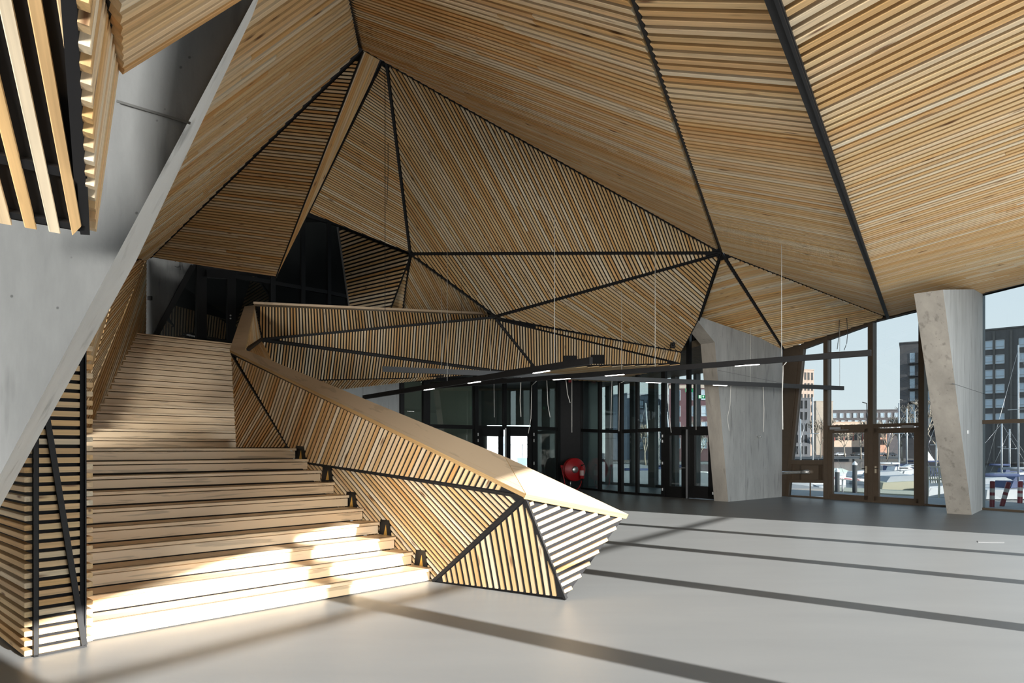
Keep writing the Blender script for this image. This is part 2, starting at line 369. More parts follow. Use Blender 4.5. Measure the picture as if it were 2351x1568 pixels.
mb = MB(); wallprism(RA, RB, 8.0, 10.6, -0.2, mb); wallprism(RA, RB, 0, 0.15, -0.2, mb); wallprism(RA.lerp(RB, .8), RB, 0.15, 8.0, -0.2, mb); mb.build('wall_rear', M_INNER, kind='structure', label='plain wall round the added opening behind the viewer')
rw = empty('added_opening', RA.lerp(RB, .4), 'bronze framed opening added behind the viewer to let in fill light', None, None, 'structure')  # opening added behind the camera to light the strut side
for k_ in range(6): p_ = RA.lerp(RB, .8 * k_ / 5); MB().bar(p_, p_ + V((0, 0, 8)), .15, .15, up=V((0, 1, 0))).build('mullion', M_BRONZE, rw)
MB().bar(RA + V((0, 0, 2.4)), RA.lerp(RB, .8) + V((0, 0, 2.4)), .12, .12).build('transom', M_BRONZE, rw)
mb = MB(); wallprism(V((-17, -7.5, 0)), V((-17, 33, 0)), 0, 10.6, -0.2, mb); mb.build('wall_left', M_INNER, kind='structure', label='plain wall closing the hall on the stair side')
mb = MB(); wallprism(C1, C2, 0, 10.6, -0.2, mb); mb.build('wall_corner', M_CONC2, kind='structure', label='concrete corner wall between the two glass fronts')
mb = MB(); wallprism(f2(1.7), f2(-7.0), 0, 10.6, -0.2, mb); mb.build('wall_right', M_INNER, kind='structure', label='plain wall beside the sunny glass front')
mb = MB(); wallprism(F1O, V((2.6, 33, 0)), 4.5, 10.6, 0.2, mb); mb.build('wall_back', M_BLACK, kind='structure', label='black wall closing the space above the lobby')
mb = MB(); wallprism(V((-17, 33, 0)), V((-4, 33, 0)), 0, 10.6, 0.2, mb); wallprism(V((-4, 33, 0)), V((2.6, 33, 0)), 2.8, 10.6, 0.2, mb); mb.build('wall_back', M_BLACK, kind='structure', label='black rear wall of the building behind the gallery')
mb = MB(); q_ = C1 + V((0.8367, 0.5477, 0)) * 8.5; wallprism(C1 + V((0.8367, 0.5477, 0)) * .05, q_, 0, 9.0, -0.3, mb); mb.build('wall_corner', M_CONC2, kind='structure', label='unseen concrete fin wall added outside the glass front to block the sun')  # unseen blocker added to keep sun off the column and lobby
# facade 2: lintel with a rising lower edge, mullions, one transom
mb = MB(); EV = [(1.7, 2.80), (15.17, 5.05)]
mb.prism([f2(p, z) for p, z in EV] + [f2(15.17, 10.6), f2(1.7, 10.6)], SUN_AZ * 0.25)
mb.build('wall_right', M_BRONZE, kind='structure', label='bronze lintel panel over the sunny glass front')
fw = empty('window_1', f2(8.0), 'bronze framed glass front the sun shines through', None, None, 'structure')
for p in (4.53, 7.4, 9.9, 12.45):
    MB().bar(f2(p), f2(p, 5.2), 0.32, 0.14, up=SUN_AZ).build('mullion', M_BRONZE, fw)
MB().bar(f2(1.7, 2.3), f2(15.17, 2.3), 0.07, 0.055).build('transom', M_BRONZE, fw)
MB().bar(f2(1.7, 0.03), f2(15.17, 0.03), 0.12, 0.06).build('sill', M_BRONZE, fw)

# ---- ceiling vertices
PK = at(830, 113, 12.5); P2 = at(886, 144, 13.0); N = at(1656, 580, 15.5); M1 = at(941, 583, 17.0); M2 = at(1136, 727, 18.2)
S0 = at(1448, -5, 4.17); E1 = at(2038, 729, 18.9); E2 = at(2351, 650, 16.15); W0 = at(1798, 804, 21.6); LB = at(346, 592, 17.0); VB = at(631, 640, 16.5)
plC = P3(PK, N, S0); plB = P3(N, E1, S0); S1 = plB.hit(1768, -20)
plA = P3(S1, E1, E2); S2 = plC.hit(803, -10); plV3 = P3(PK, LB, S2)
print('S1', S1, 'S2', S2, 'V3', plV3.n)
cA = facet('ceiling', 'pine slat ceiling facet nearest the sunlit glass front, sloping to the window heads', plA,
  [(1768, -20), (2039, 731), (2351, 651), (2560, 600), (2720, 200), (2720, -300), (1670, -300)], ((1853, 178), (2080, 63)), ((1791, 13), (1888, 289), 16),
  seg=4.2, ch=0.003, margin=0.02, depth=0.05, wr=0.56, jog=0.0)
cB = facet('ceiling', 'pine slat ceiling facet between the thin black seam and the black steel channel', plB,
  [(1448, -5), (1657, 580), (2036, 728), (1768, -20), (1668, -300), (1346, -300)], ((1462, 22), (1762, 30)), ((1760, 16), (1868, 290), 16),
  seg=4.0, ch=0.003, margin=0.03, depth=0.05, wr=0.56)
cC = facet('ceiling', 'largest pine slat ceiling facet running from the apex across the hall', plC,
  [(801, -10), (830, 113), (1656, 580), (1448, -5), (1346, -300), (745, -300)], ((1000, 60), (1400, 195)), ((1444, 10), (1540, 254), 17),
  seg=4.0, ch=0.003, margin=0.03, depth=0.05, wr=0.56)
cV3 = facet('ceiling', 'pine slat ceiling facet rising from the leaning concrete strut to the apex', plV3,
  [(801, -10), (830, 113), (346, 592), (255, 650), (180, 600), (470, -60), (745, -300)], ((520, 300), (720, 150)), ((690, 10), (690, 250), 28),
  seg=4.0, ch=0.003, margin=0.03, depth=0.05, wr=0.56)
plV2 = P3(PK, VB, LB)
cV2 = facet('ceiling', 'triangular slat facet hanging over the upper stair flight', plV2, [(832, 120), (633, 638), (345, 592)], ((520, 500), (680, 520)),
  ((735, 360), (632, 638), 45), seg=3.0, margin=0.02, depth=0.045, wr=0.62, cut='mitre')
plV1 = P3(PK, VB, P2)
cV1 = facet('ceiling', 'narrow timber soffit strip falling from the apex to the black glazing', plV1, [(836, 118), (874, 140), (707, 490), (634, 637)], ((838, 135), (640, 630)),
  ((700, 440), (735, 450), 8), margin=0.0, depth=0.03, wr=0.94, cut='mitre')
V1B = plV1.hit(707, 490); plU4 = P3(P2, M1, V1B)
cU4 = facet('ceiling', 'slat facet between the soffit strip and the tall black seam', plU4, [(877, 144), (887, 146), (941, 582), (707, 490)], ((790, 425), (870, 470)),
  ((888, 170), (918, 398), 31), margin=0.03, depth=0.022, wr=0.62, cut='mitre', seg=3.0)
plU1 = P3(P2, N, M1)
cU1 = facet('ceiling', 'steep triangular slat facet with slats running down towards the gallery', plU1, [(887, 144), (1655, 580), (942, 582)], ((1100, 320), (1206, 520)),
  ((888, 146), (1103, 267), 18), margin=0.04, depth=0.022, wr=0.6, cut='mitre', seg=3.6)
plU2 = P3(M1, N, M2)
cU2 = facet('ceiling', 'slat facet below the level black seam above the gallery', plU2, [(943, 584), (1655, 582), (1137, 726)], ((1180, 600), (1236, 690)),
  ((952, 585), (1335, 585), 46), margin=0.04, depth=0.022, wr=0.6, cut='mitre', seg=3.5)
U3B = at(1566, 809, 20.2); plU3 = P3(N, M2, U3B)
cU3 = facet('ceiling', 'slat facet that comes down behind the top of the concrete fin wall', plU3, [(1654, 586), (1139, 729), (1566, 809), (1604, 737)], ((1430, 690), (1530, 765)),
  ((1400, 655), (1656, 581), 28), margin=0.04, depth=0.022, wr=0.6, cut='mitre', seg=3.5)
D1B = at(1605, 737, 19.6); plD1 = P3(N, D1B, W0)
cD1 = facet('ceiling', 'slat facet resting on the sloping head of the concrete fin wall', plD1, [(1657, 586), (1605, 738), (1798, 804)], ((1610, 718), (1730, 686)),
  ((1668, 593), (1799, 804), 47), margin=0.03, depth=0.045, wr=0.62, cut='mitre', seg=3.5)
plD2 = P3(N, E1, W0)
cD2 = facet('ceiling', 'slat facet above the tall windows beside the fin wall', plD2, [(1662, 586), (2034, 729), (1800, 803)], ((1735, 690), (1870, 662)),
  ((1668, 593), (1799, 804), 47), margin=0.03, depth=0.045, wr=0.62, cut='mitre', seg=3.5)
# seams between the facets
def pt(pl, u, v, off=0.03): return pl.hit(u, v) - pl.n * off
seam(cA, pt(plA, 1672, -290, 0.0), pt(plA, 2039, 730, 0.0), 0.075, 0.08, name='steel_channel', n=plA.n)
seam(cA, pt(plA, 1684, -290, -0.045), pt(plA, 2041, 728, -0.045), 0.02, 0.03, name='channel_rib', n=plA.n)
for par, pl, a, b, wd in ((cB, plB, (1348, -295), (1656, 579), .03), (cC, plC, (747, -295), (829, 112), .06), (cV2, plV2, (831, 119), (345, 593), .025), (cV2, plV2, (832, 120), (632, 639), .025),
    (cU4, plU4, (886, 144), (941, 583), .05), (cU1, plU1, (942, 582), (1656, 580), .03), (cU2, plU2, (1656, 581), (1136, 727), .03), (cU3, plU3, (1655, 582), (1605, 737), .03),
    (cD2, plD2, (1658, 583), (1799, 804), .05), (cU2, plU2, (941, 583), (1136, 727), .05)):
    seam(par, pt(pl, *a), pt(pl, *b), wd, 0.05, n=pl.n)
seam(cA, pt(plA, 2030, 733, 0.02), pt(plA, 2560, 601, 0.02), 0.10, 0.10, name='eaves_strip', n=plA.n)

# ---- gallery front (back of the hall)
pH1 = P3((587, 700, 17.55), (1118, 721, 18.9), (600, 777, 16.9)); pH2 = P3((602, 779, 16.9), (1135, 729, 18.4), (1158, 854, 18.9)); pH3 = P3((602, 781, 16.9), (1158, 855, 18.9), (735, 874, 17.5))
h1 = facet('wall_back', 'upper slat band of the gallery parapet under its pale timber cap', pH1, [(588, 702), (1119, 723), (1131, 727), (601, 776)], ((700, 710), (702, 760)), ((592, 720), (860, 730), 39), margin=0.02, wr=0.54, depth=0.020, cut='mitre')
h2 = facet('wall_back', 'long slat wedge of the gallery front narrowing towards the stair', pH2, [(604, 779), (1135, 729), (1226, 843), (1158, 853)], ((880, 765), (878, 805)), ((850, 790), (1130, 790), 46), margin=0.03, wr=0.54, depth=0.020, cut='mitre')
h3 = facet('wall_back', 'lowest slat facet of the gallery front over the glazed lobby', pH3, [(600, 782), (1156, 855), (1020, 868), (735, 874), (620, 876)], ((800, 812), (793, 865)), ((620, 800), (860, 833), 37), margin=0.03, wr=0.54, depth=0.020, cut='mitre')
pI = P3((735, 874, 17.5), (1020, 868, 18.4), (785, 895, 18.6))
facet('wall_back', 'narrow slat soffit turned under the lower edge of the gallery', pI, [(690, 877), (1020, 868), (1120, 867), (990, 870), (785, 895)][:2] + [(785, 895)], ((800, 893), (815, 876)), ((740, 880), (900, 875), 26), margin=0.02, wr=0.58, cut='mitre')
pJ = P3((1138, 731, 18.3), (1560, 836, 20.5), (1227, 843, 19.2))
j1 = facet('wall_back', 'triangular slat wall under the gallery ending at the dark doorway', pJ, [(1140, 733), (1561, 835), (1228, 843)], ((1300, 790), (1300, 830)), ((1140, 780), (1500, 780), 60), margin=0.03, wr=0.54, depth=0.020, cut='mitre')
pJ2 = P3((1150, 734, 18.4), (1566, 811, 20.2), (1562, 834, 20.5))
facet('wall_back', 'thin slat sliver folded above the triangular slat wall', pJ2, [(1150, 735), (1566, 811), (1562, 834)], ((1500, 822), (1504, 806)), ((1300, 780), (1500, 815), 34), margin=0.015, wr=0.58, cut='mitre')
pK = P3((1228, 846, 19.2), (1560, 838, 20.5), (1400, 872, 23.5))
facet('ceiling', 'timber board soffit under the gallery above the lobby glazing', pK, [(1222, 846), (1562, 838), (1400, 877), (1215, 868)], ((1290, 862), (1480, 843)), ((1300, 848), (1300, 866), 9), margin=0.0, wr=0.93, depth=0.02)
for par, pl, a, b, wd in ((h2, pH2, (602, 779), (1135, 728), .05), (h3, pH3, (602, 781), (1160, 855), .06), (j1, pJ, (1138, 732), (1228, 843), .05)):
    seam(par, pt(pl, *a, .02), pt(pl, *b, .02), wd, 0.05, n=pl.n)
cap = MB(); a, b = at(584, 698, 17.6), at(1122, 722, 18.95); cap.bar(a, b, 0.32, 0.06, up=V((0, 0, 1))); cap.build('coping_board', M_PLY, h1)
# gallery floor and dark wall planes behind the parapet
pL1 = P3((776, 522, 19.0), M1, (850, 706, 19.5)); pL2 = P3(M1, (893, 706, 19.2), (925, 708, 19.2)); pL3 = P3(M1, (1120, 720, 18.7), (920, 708, 19.4))
l1 = facet('wall_back', 'shaded slat wall on the gallery beside the black glazing', pL1, [(777, 523), (940, 586), (893, 712), (803, 712)], ((800, 640), (900, 614)), ((786, 530), (803, 700), 21), margin=0.02, wr=0.55, cut='mitre')
l2 = facet('wall_back', 'slim shaded slat fold on the gallery wall', pL2, [(941, 588), (925, 714), (893, 714)], ((905, 670), (925, 676)), ((925, 640), (905, 706), 9), margin=0.02, wr=0.55, cut='mitre')
l3 = facet('wall_back', 'shaded triangular slat wall rising behind the gallery parapet', pL3, [(943, 588), (1126, 722), (1126, 726), (921, 714)], ((960, 620), (1005, 700)), ((945, 600), (1110, 718), 20), margin=0.03, wr=0.58, cut='mitre')
seam(l1, pt(pL1, 775, 521, 0.0), pt(pL1, 803, 712, 0.0), 0.05, 0.04, name='edge_angle', mat=M_GREYM, n=pL1.n)
seam(l2, pt(pL2, 941, 584), pt(pL2, 893, 714), 0.05, 0.05, n=pL2.n); seam(l2, pt(pL2, 941, 584), pt(pL2, 924, 714), 0.05, 0.05, n=pL2.n)
mb = MB(); mb.prism([V((-9.7, 16.7, 4.38)), V((-7.6, 18.7, 4.38)), V((-6.2, 20.0, 4.38)), V((-0.7, 20.2, 4.38)), V((2.0, 24, 4.38)), V((-6, 25, 4.38)), V((-11, 20, 4.38))], V((0, 0, -0.25)))
mb.build('floor', M_CONC2, kind='structure', label='upper gallery floor at the head of the stair')

# ---- wall beside the upper flight
L1, L18 = V((-6.7, 10.2, 0)), V((-9.36, 16.3, 0)); LD = (L18 - L1).normalized()
pW = Plane(L1, L18, L18 + V((0, 0, 3)))
wb_ = [(337, 592), (336, 770), (318, 772), (203, 966), (190, 1040), (196, 925)]
facet('wall_left', 'dim slat wall running up beside the upper stair flight', pW, [(337, 592), (336, 776), (200, 1000), (190, 985), (197, 930)], ((330, 614), (228, 881)), ((262, 760), (310, 770), 13), margin=0.01, wr=0.6, cut='mitre')
pWb = P3(pW.hit(337, 592) + V((.1, -.1, 0)), pW.hit(197, 930) + V((.1, -.1, 0)), at(268, 665, 10.0))
wb = facet('wall_left', 'slat fold with stepped slat ends between stair wall and leaning strut', pWb, [(337, 593), (197, 930), (196, 905), (268, 660), (300, 610)], ((258, 710), (309, 652)), ((276, 655), (200, 912), 21), margin=0.01, wr=0.6)
seam(wb, pt(pWb, 280, 630, .06), pt(pWb, 196, 912, .06), 0.09, 0.05, n=pWb.n)
pWc = P3(pWb.hit(196, 905), pWb.hit(268, 660), at(200, 800, 8.3))
facet('wall_left', 'bright slat fold tucked behind the leaning concrete strut', pWc, [(193, 905), (262, 668), (256, 640), (186, 850)], ((200, 880), (255, 690)), ((185, 860), (215, 868), 5), margin=0.01, wr=0.8)

# ---- top-of-stair glazing wall
K_a, K_b = at(340, 600, 18.6), at(753, 600, 22.3); pG0 = Plane(K_a, K_b, K_b + V((0, 0, 2)))
g0 = empty('window_2', pG0.hit(580, 780), 'black framed glazing at the head of the stair', None, None, 'structure')
def gpoly(pl, pts, off=0.0): return [pl.hit(*p) + pl.n * off for p in pts]
def vpost(par, pl, u, v0, v1, wd, th=0.12, mat=None, off=0.03, name='mullion'):
    a, b = pl.hit(u, v0) + pl.n * off, pl.hit(u, v1) + pl.n * off
    a.x, a.y = b.x, b.y
    return MB().bar(a, b, wd, th, up=pl.n).build(name, mat or M_FRAME, par)
def hbar(par, pl, p, q, ht, th=0.10, mat=None, off=0.02, name='transom'):
    a, b = pl.hit(*p) + pl.n * off, pl.hit(*q) + pl.n * off
    return MB().bar(a, b, th, ht, up=V((0, 0, 1))).build(name, mat or M_FRAME, par)
def pane(par, pl, pts, mat, off=0.0, name='pane', th=0.012):
    return MB().prism(gpoly(pl, pts, off), -pl.n * th).build(name, mat, par)
for q in ([(345, 612), (452, 615), (452, 790), (345, 790)], [(536, 628), (628, 640), (628, 800), (536, 800)], [(628, 560), (690, 500), (690, 800), (628, 800)], [(690, 490), (752, 505), (752, 800), (690, 800)], [(752, 505), (810, 520), (810, 800), (752, 800)]):
    pane(g0, pG0, q, M_GLASSD)
for u, wd in ((456, .16), (534, .14), (625, .16), (694, .14), (754, .12), (800, .14)): vpost(g0, pG0, u, 800, 470, wd)
for p, q in (((536, 634), (622, 648)), ((622, 649), (760, 673)), ((754, 672), (800, 682)), ((690, 492), (790, 520)), ((455, 622), (545, 628))): hbar(g0, pG0, p, q, 0.12)
MB().bar(pG0.hit(441, 612) + pG0.n * .06, pG0.hit(352, 778) + pG0.n * .06, 0.14, 0.12, up=pG0.n).build('sloping_mullion', M_FRAME, g0)
mb = MB(); mb.prism(gpoly(pG0, [(338, 560), (446, 600), (442, 612), (350, 782), (300, 800), (300, 560)], 0.02), -pG0.n * 0.2); mb.build('wall_back', M_CONC, kind='structure', label='bare concrete wall end at the head of the stair')
d0 = empty('door_2', pG0.hit(495, 790), 'black glazed door at the head of the stair', None, None, 'structure')
mb = MB()
for a, b in (((463, 620), (463, 800)), ((529, 632), (529, 800))): mb.bar(pG0.hit(*a) + pG0.n * .05, pG0.hit(*b) + pG0.n * .05, 0.24, 0.09, up=pG0.n)
for a, b in (((462, 628), (532, 634)), ((462, 785), (532, 790))): mb.bar(pG0.hit(*a) + pG0.n * .05, pG0.hit(*b) + pG0.n * .05, 0.09, 0.22)
mb.build('door_leaf', M_FRAME, d0); pane(d0, pG0, [(468, 630), (526, 634), (526, 790), (468, 790)], M_GLASSD, 0.03)
for v in (725.5, 732.5): MB().lathe(pG0.hit(526.5, v) + pG0.n * .11, [(0.0, 0.03), (0.028, 0.025), (0.03, 0)], pG0.n, 12).build('door_handle', M_STEELB, d0)
mb = MB(); q = [p - pG0.n * 3.0 for p in gpoly(pG0, [(250, 460), (900, 460), (900, 900), (250, 900)])]; mb.prism(q, -pG0.n * .1); mb.build('wall_back', M_BLACK, kind='structure', label='dark room wall behind the upper glazing')

# ---- lower back: concrete wall, lobby glazing
pG1 = Plane(at(1010, 980, 22.0), at(1275, 980, 25.4), at(1275, 900, 25.4))
mb = MB(); mb.prism(gpoly(pG1, [(640, 780), (919, 780), (919, 1100), (640, 1120)], 0.0), -pG1.n * .3); mb.build('wall_back', M_CONCL, kind='structure', label='pale concrete wall under the gallery beside the lobby glazing')
g1 = empty('window_3', pG1.hit(1100, 1130), 'black framed lobby glazing under the gallery', None, None, 'structure')
for q in ([(925, 850), (1092, 850), (1092, 1120), (925, 1120)], [(1092, 845), (1226, 845), (1226, 984), (1092, 984)], [(1226, 845), (1282, 845), (1282, 1130), (1226, 1130)]): pane(g1, pG1, q, M_GLASSD)
for u, wd in ((921, .14), (977, .26), (1091, .16), (1157, .12), (1225, .26), (1280, .14)): vpost(g1, pG1, u, 1130 if u not in (1157,) else 984, 840, wd)
for p, q in (((921, 977), (1091, 981)), ((1091, 981), (1225, 984)), ((1225, 983), (1280, 985)), ((921, 872), (1280, 868))): hbar(g1, pG1, p, q, 0.13)
d1 = empty('door_1', pG1.hit(1157, 1120), 'pair of black glazed lobby doors with a white meeting strip', None, None, 'structure')
for a, b in ((1096, 1153), (1160, 1219)):
    mb = MB(); w_ = b - a
    for u in (a + 5, b - 5): mb.bar(pG1.hit(u, 986) + pG1.n * .04, pG1.hit(u, 1125) + pG1.n * .04, 0.17 if w_ else .1, 0.08, up=pG1.n)
    mb.bar(pG1.hit(a, 993) + pG1.n * .04, pG1.hit(b, 994) + pG1.n * .04, 0.08, 0.26); mb.bar(pG1.hit(a, 1118) + pG1.n * .04, pG1.hit(b, 1120) + pG1.n * .04, 0.08, 0.3)
    mb.build('door_leaf', M_STEEL, d1)
    pane(d1, pG1, [(a, 994), (b, 994), (b, 1124), (a, 1124)], M_GLASS, 0.02)
    u = a - 3 if a < 1120 else b + 2
    for v in (994, 1008, 1060): vpost(d1, pG1, u, v + 7, v, 0.03, 0.03, M_WHITE, 0.12, 'hinge')
vpost(d1, pG1, 1156, 1125, 983, 0.05, 0.03, M_WHITE, 0.12, 'meeting_strip')
# black service column between the two glazed screens
mb = MB(); a, b = at(1281, 1100, 25.5), at(1333, 1100, 25.6)
mb.prism([V((a.x, a.y, 0)), V((b.x, b.y, 0)), V((b.x + .4, b.y + .8, 0)), V((a.x + .4, a.y + .8, 0))], V((0, 0, 4.6))); mb.build('wall_back', M_STEEL, kind='structure', label='black wall panel carrying the red hose reel')
pG2 = Plane(at(1335, 980, 25.7), at(1427, 980, 23.1), at(1427, 900, 23.1)); pG3 = Plane(at(1427, 980, 23.1), at(1640, 980, 20.2), at(1640, 900, 20.2))
g2 = empty('window_4', pG2.hit(1380, 1128), 'black framed glazed screen beside the hose reel', None, None, 'structure')
pane(g2, pG2, [(1335, 850), (1427, 850), (1427, 1131), (1335, 1120)], M_GLASSD)
for u, wd in ((1336, .1), (1379, .12), (1427, .22)): vpost(g2, pG2, u, 1129, 840, wd)
for p, q in (((1335, 988), (1427, 991)), ((1335, 862), (1427, 858)), ((1335, 1122), (1427, 1132))): hbar(g2, pG2, p, q, 0.12)
g3 = empty('window_5', pG3.hit(1500, 1136), 'black framed glazed screen and fanlight over the lobby doors', None, None, 'structure')
pane(g3, pG3, [(1430, 760), (1524, 760), (1524, 1137), (1430, 1131)], M_GLASSD); pane(g3, pG3, [(1524, 700), (1650, 700), (1650, 984), (1524, 984)], M_GLASS)
for u, wd, vb in ((1465, .10, 1134), (1526, .16, 1138), (1583, .12, 984)): vpost(g3, pG3, u, vb, 760, wd)
for p, q in (((1427, 991), (1526, 986)), ((1526, 985), (1645, 983)), ((1427, 1132), (1526, 1139))): hbar(g3, pG3, p, q, 0.12)
d3 = empty('door_3', pG3.hit(1580, 1142), 'pair of black lobby doors with narrow glass lights', None, None, 'structure')
for a, b, h in ((1529, 1580, 1), (1585, 1642, 0)):
    mb = MB()
    for u in (a + 5, b - 5): mb.bar(pG3.hit(u, 986) + pG3.n * .04, pG3.hit(u, 1143) + pG3.n * .04, 0.24, 0.08, up=pG3.n)
    mb.bar(pG3.hit(a, 992) + pG3.n * .04, pG3.hit(b, 991) + pG3.n * .04, 0.08, 0.22); mb.bar(pG3.hit(a, 1128) + pG3.n * .04, pG3.hit(b, 1132) + pG3.n * .04, 0.08, 0.38)
    mb.build('door_leaf', M_FRAME, d3); pane(d3, pG3, [(a, 990), (b, 990), (b, 1142), (a, 1138)], M_GLASSD, 0.02)
    for v in ((998, 1010, 1060, 1120) if h else (1129,)): vpost(d3, pG3, a - 3 if h else b, v + 6, v, 0.03, 0.03, M_WHITE, 0.12, 'hinge')
vpost(d3, pG3, 1582, 1145, 986, 0.05, 0.03, M_GREYM, 0.12, 'meeting_strip')
MB().bar(pG3.hit(1568, 1074) + pG3.n * .14, pG3.hit(1579, 1074) + pG3.n * .14, 0.025, 0.025).build('door_handle', M_STEELB, d3)
# lobby: outer glazing, dark soffit, dark inner wall
LO_a, LO_b = V((8.7, 22.6, 0)), V((3.4, 30.2, 0)); pLO = Plane(LO_a, LO_b, LO_b + V((0, 0, 2)))
g4 = empty('window_6', (LO_a + LO_b) / 2, 'dark framed outer glazing of the lobby towards the harbour', None, None, 'structure')
pane(g4, pLO, [LO_a, LO_b, LO_b + V((0, 0, 4.5)), LO_a + V((0, 0, 4.5))] if False else [(1745, 800), (1352, 850), (1352, 1110), (1745, 1135)], M_GLASST)
M_DGREY = plain('dark_grey_frame', (0.06, 0.07, 0.075), 0.45)
for t, wd in ((0.02, .3), (0.212, .3), (0.309, .14), (0.425, .22), (0.549, .34), (0.668, .25), (0.83, .25), (1.0, .4)):
    p = LO_a.lerp(LO_b, t); MB().bar(p, p + V((0, 0, 4.5)), wd, 0.25, up=pLO.n).build('mullion', M_DGREY, g4)
for z in (0.05, 2.35): MB().bar(LO_a + V((0, 0, z)), LO_b + V((0, 0, z)), 0.1, 0.12).build('transom', M_DGREY, g4)
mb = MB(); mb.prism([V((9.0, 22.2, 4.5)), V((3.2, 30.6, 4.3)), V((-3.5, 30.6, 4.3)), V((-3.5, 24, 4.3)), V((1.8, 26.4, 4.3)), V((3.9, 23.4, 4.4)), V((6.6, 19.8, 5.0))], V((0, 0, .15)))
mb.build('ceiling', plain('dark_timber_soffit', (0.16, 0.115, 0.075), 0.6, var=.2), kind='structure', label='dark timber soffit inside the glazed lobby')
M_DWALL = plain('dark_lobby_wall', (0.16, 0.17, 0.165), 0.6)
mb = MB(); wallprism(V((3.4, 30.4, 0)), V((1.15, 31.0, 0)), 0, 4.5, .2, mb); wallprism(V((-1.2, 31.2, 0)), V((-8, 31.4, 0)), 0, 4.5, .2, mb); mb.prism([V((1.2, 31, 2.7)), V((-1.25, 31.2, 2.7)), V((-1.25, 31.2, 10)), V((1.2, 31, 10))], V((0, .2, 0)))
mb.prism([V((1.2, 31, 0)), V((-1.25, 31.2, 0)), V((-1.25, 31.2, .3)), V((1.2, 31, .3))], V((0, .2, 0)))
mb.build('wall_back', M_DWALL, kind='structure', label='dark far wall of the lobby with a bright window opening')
mb = MB(); mb.box((-3.9, 27.6, 2.2), (4.4, .2, 4.4)); mb.build('wall_back', plain('green_grey_plaster', (.50, .54, .46), .8), kind='structure', label='pale green grey lobby wall seen through the glazing')
mb = MB(); mb.box((2.9, 27.6, 2.2), (1.5, .2, 4.4)); mb.build('wall_back', plain('blue_grey_wall', (.40, .47, .5), .8), kind='structure', label='blue grey wall behind the lobby stair')

# ---- concrete fin wall and leaning column
def fin(name, a, b, pts, th, mats, label):
    pl = Plane(a, b, a + V((0, 0, 2))); poly = [pl.hit(*p) for p in pts]; mb = MB(); mb.prism(poly, -pl.n * th)
    n = len(poly)
    for i in range(len(mb.f)): mb.m[i] = 0 if i < 2 else 1
    return mb.build(name, mats, kind='structure', label=label), pl
fa, fb = gnd(1672, 1152), gnd(1795, 1140.5)
wf, pF = fin('wall_concrete', fa, fb, [(1672, 1152), (1795, 1140.5), (1797, 794), (1606, 727), (1600, 735), (1641, 786)], 0.48, [M_CONC2, M_CONCW], 'grey concrete fin wall with a cranked leading edge')
ca, cb = gnd(2231, 1182), gnd(2262, 1167)
wc, pC2 = fin('column_concrete', ca, cb, [(2231, 1182), (2262, 1167), (2262, 664), (2165, 665)], 0.50, [M_CONCL, M_CONCW], 'leaning concrete column between the doors and the end window')
# formwork joints as shallow dark fillets
for par, pl, segs in ((wf, pF, [((1712, 776), (1712, 1148)), ((1648, 850), (1797, 880)), ((1757, 792), (1757, 1144))][:2]), (wc, pC2, [((2206, 669), (2250, 1172)), ((2186, 880), (2262, 905)), ((2229, 668), (2254, 1170))][1:2])):
    for a, b in segs: MB().bar(pl.hit(*a) + pl.n * .001, pl.hit(*b) + pl.n * .001, .012, .006, up=pl.n).build('formwork_joint', plain('joint_grey', (.22, .23, .23), .9), par)
# leaning strut on the stair side
strut = MB(); fr = [at(600, -35, 3.42), at(560, 40, 3.4), at(250, 620, 3.32), at(0, 1090, 3.25), at(-330, 1710, 3.2), at(-900, 1720, 3.2), at(-900, -400, 3.3), at(780, -400, 3.45)]
bk = [at(606, -35, 3.62), at(578, 40, 3.62), at(312, 600, 3.62), at(0, 1165, 3.62), at(-320, 1745, 3.62), at(-900, 1745, 3.62), at(-900, -400, 3.7), at(790, -400, 3.7)]
n = len(fr); strut.quadmesh(fr + bk, [list(range(n))[::-1], [n + i for i in range(n)]] + [[i, (i + 1) % n, n + (i + 1) % n, n + i] for i in range(n)])
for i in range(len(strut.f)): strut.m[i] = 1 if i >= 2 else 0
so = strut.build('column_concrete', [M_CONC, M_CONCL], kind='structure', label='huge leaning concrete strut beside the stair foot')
bm = bmesh.new(); bm.from_mesh(so.data); bmesh.ops.recalc_face_normals(bm, faces=bm.faces); bm.to_mesh(so.data); bm.free()
MB().bar(at(268, 232, 3.34), at(437, 283, 3.36), .012, .006, up=V((0, -1, 0))).build('formwork_joint', plain('strut_joint', (.07, .07, .065), .9), so)

# slat cladding around the strut
def along(p, d, s_): return p + V(d) * s_
tA = at(191, 541, 2.92); tD = V((-.476, 1, -.707)); tH = V((.713, .701, 0))
pT1 = Plane(tA, tA - tD, tA - tH)
t1 = facet('wall_left', 'close black framed panel of wide sloping pine slats on the strut', pT1, [pT1.hit(146, -70), pT1.hit(189, 545), pT1.hit(-140, 489), pT1.hit(-140, -70)], (tA, tA - tD), ((178, 541), (125, 532), 1), depth=0.03, wr=0.50, margin=0.0, ch=0.003, cut='mitre', ref=(178.5, 541), bpts=[pT1.hit(184, -70), pT1.hit(203, 541), pT1.hit(190, 543), pT1.hit(-140, 486), pT1.hit(-140, -70)])
for (a_, b_, w_, nm_) in (((164, -70), (196, 541), .036, 'frame_post'), ((-100, 474), (195, 527), .03, 'frame_rail'), ((-60, 355), (160, 402), .04, 'frame_rail')): seam(t1, pt(pT1, *a_, .02), pt(pT1, *b_, .02), w_, .03, name=nm_, n=pT1.n)
tB, tC, tP = at(221, 529, 3.05), at(207, 20, 1.95), V((.12, .03, 1)).normalized()
pT2 = Plane(tB, tC, tB + tP)
tE = tC + (tC - tB) * .12
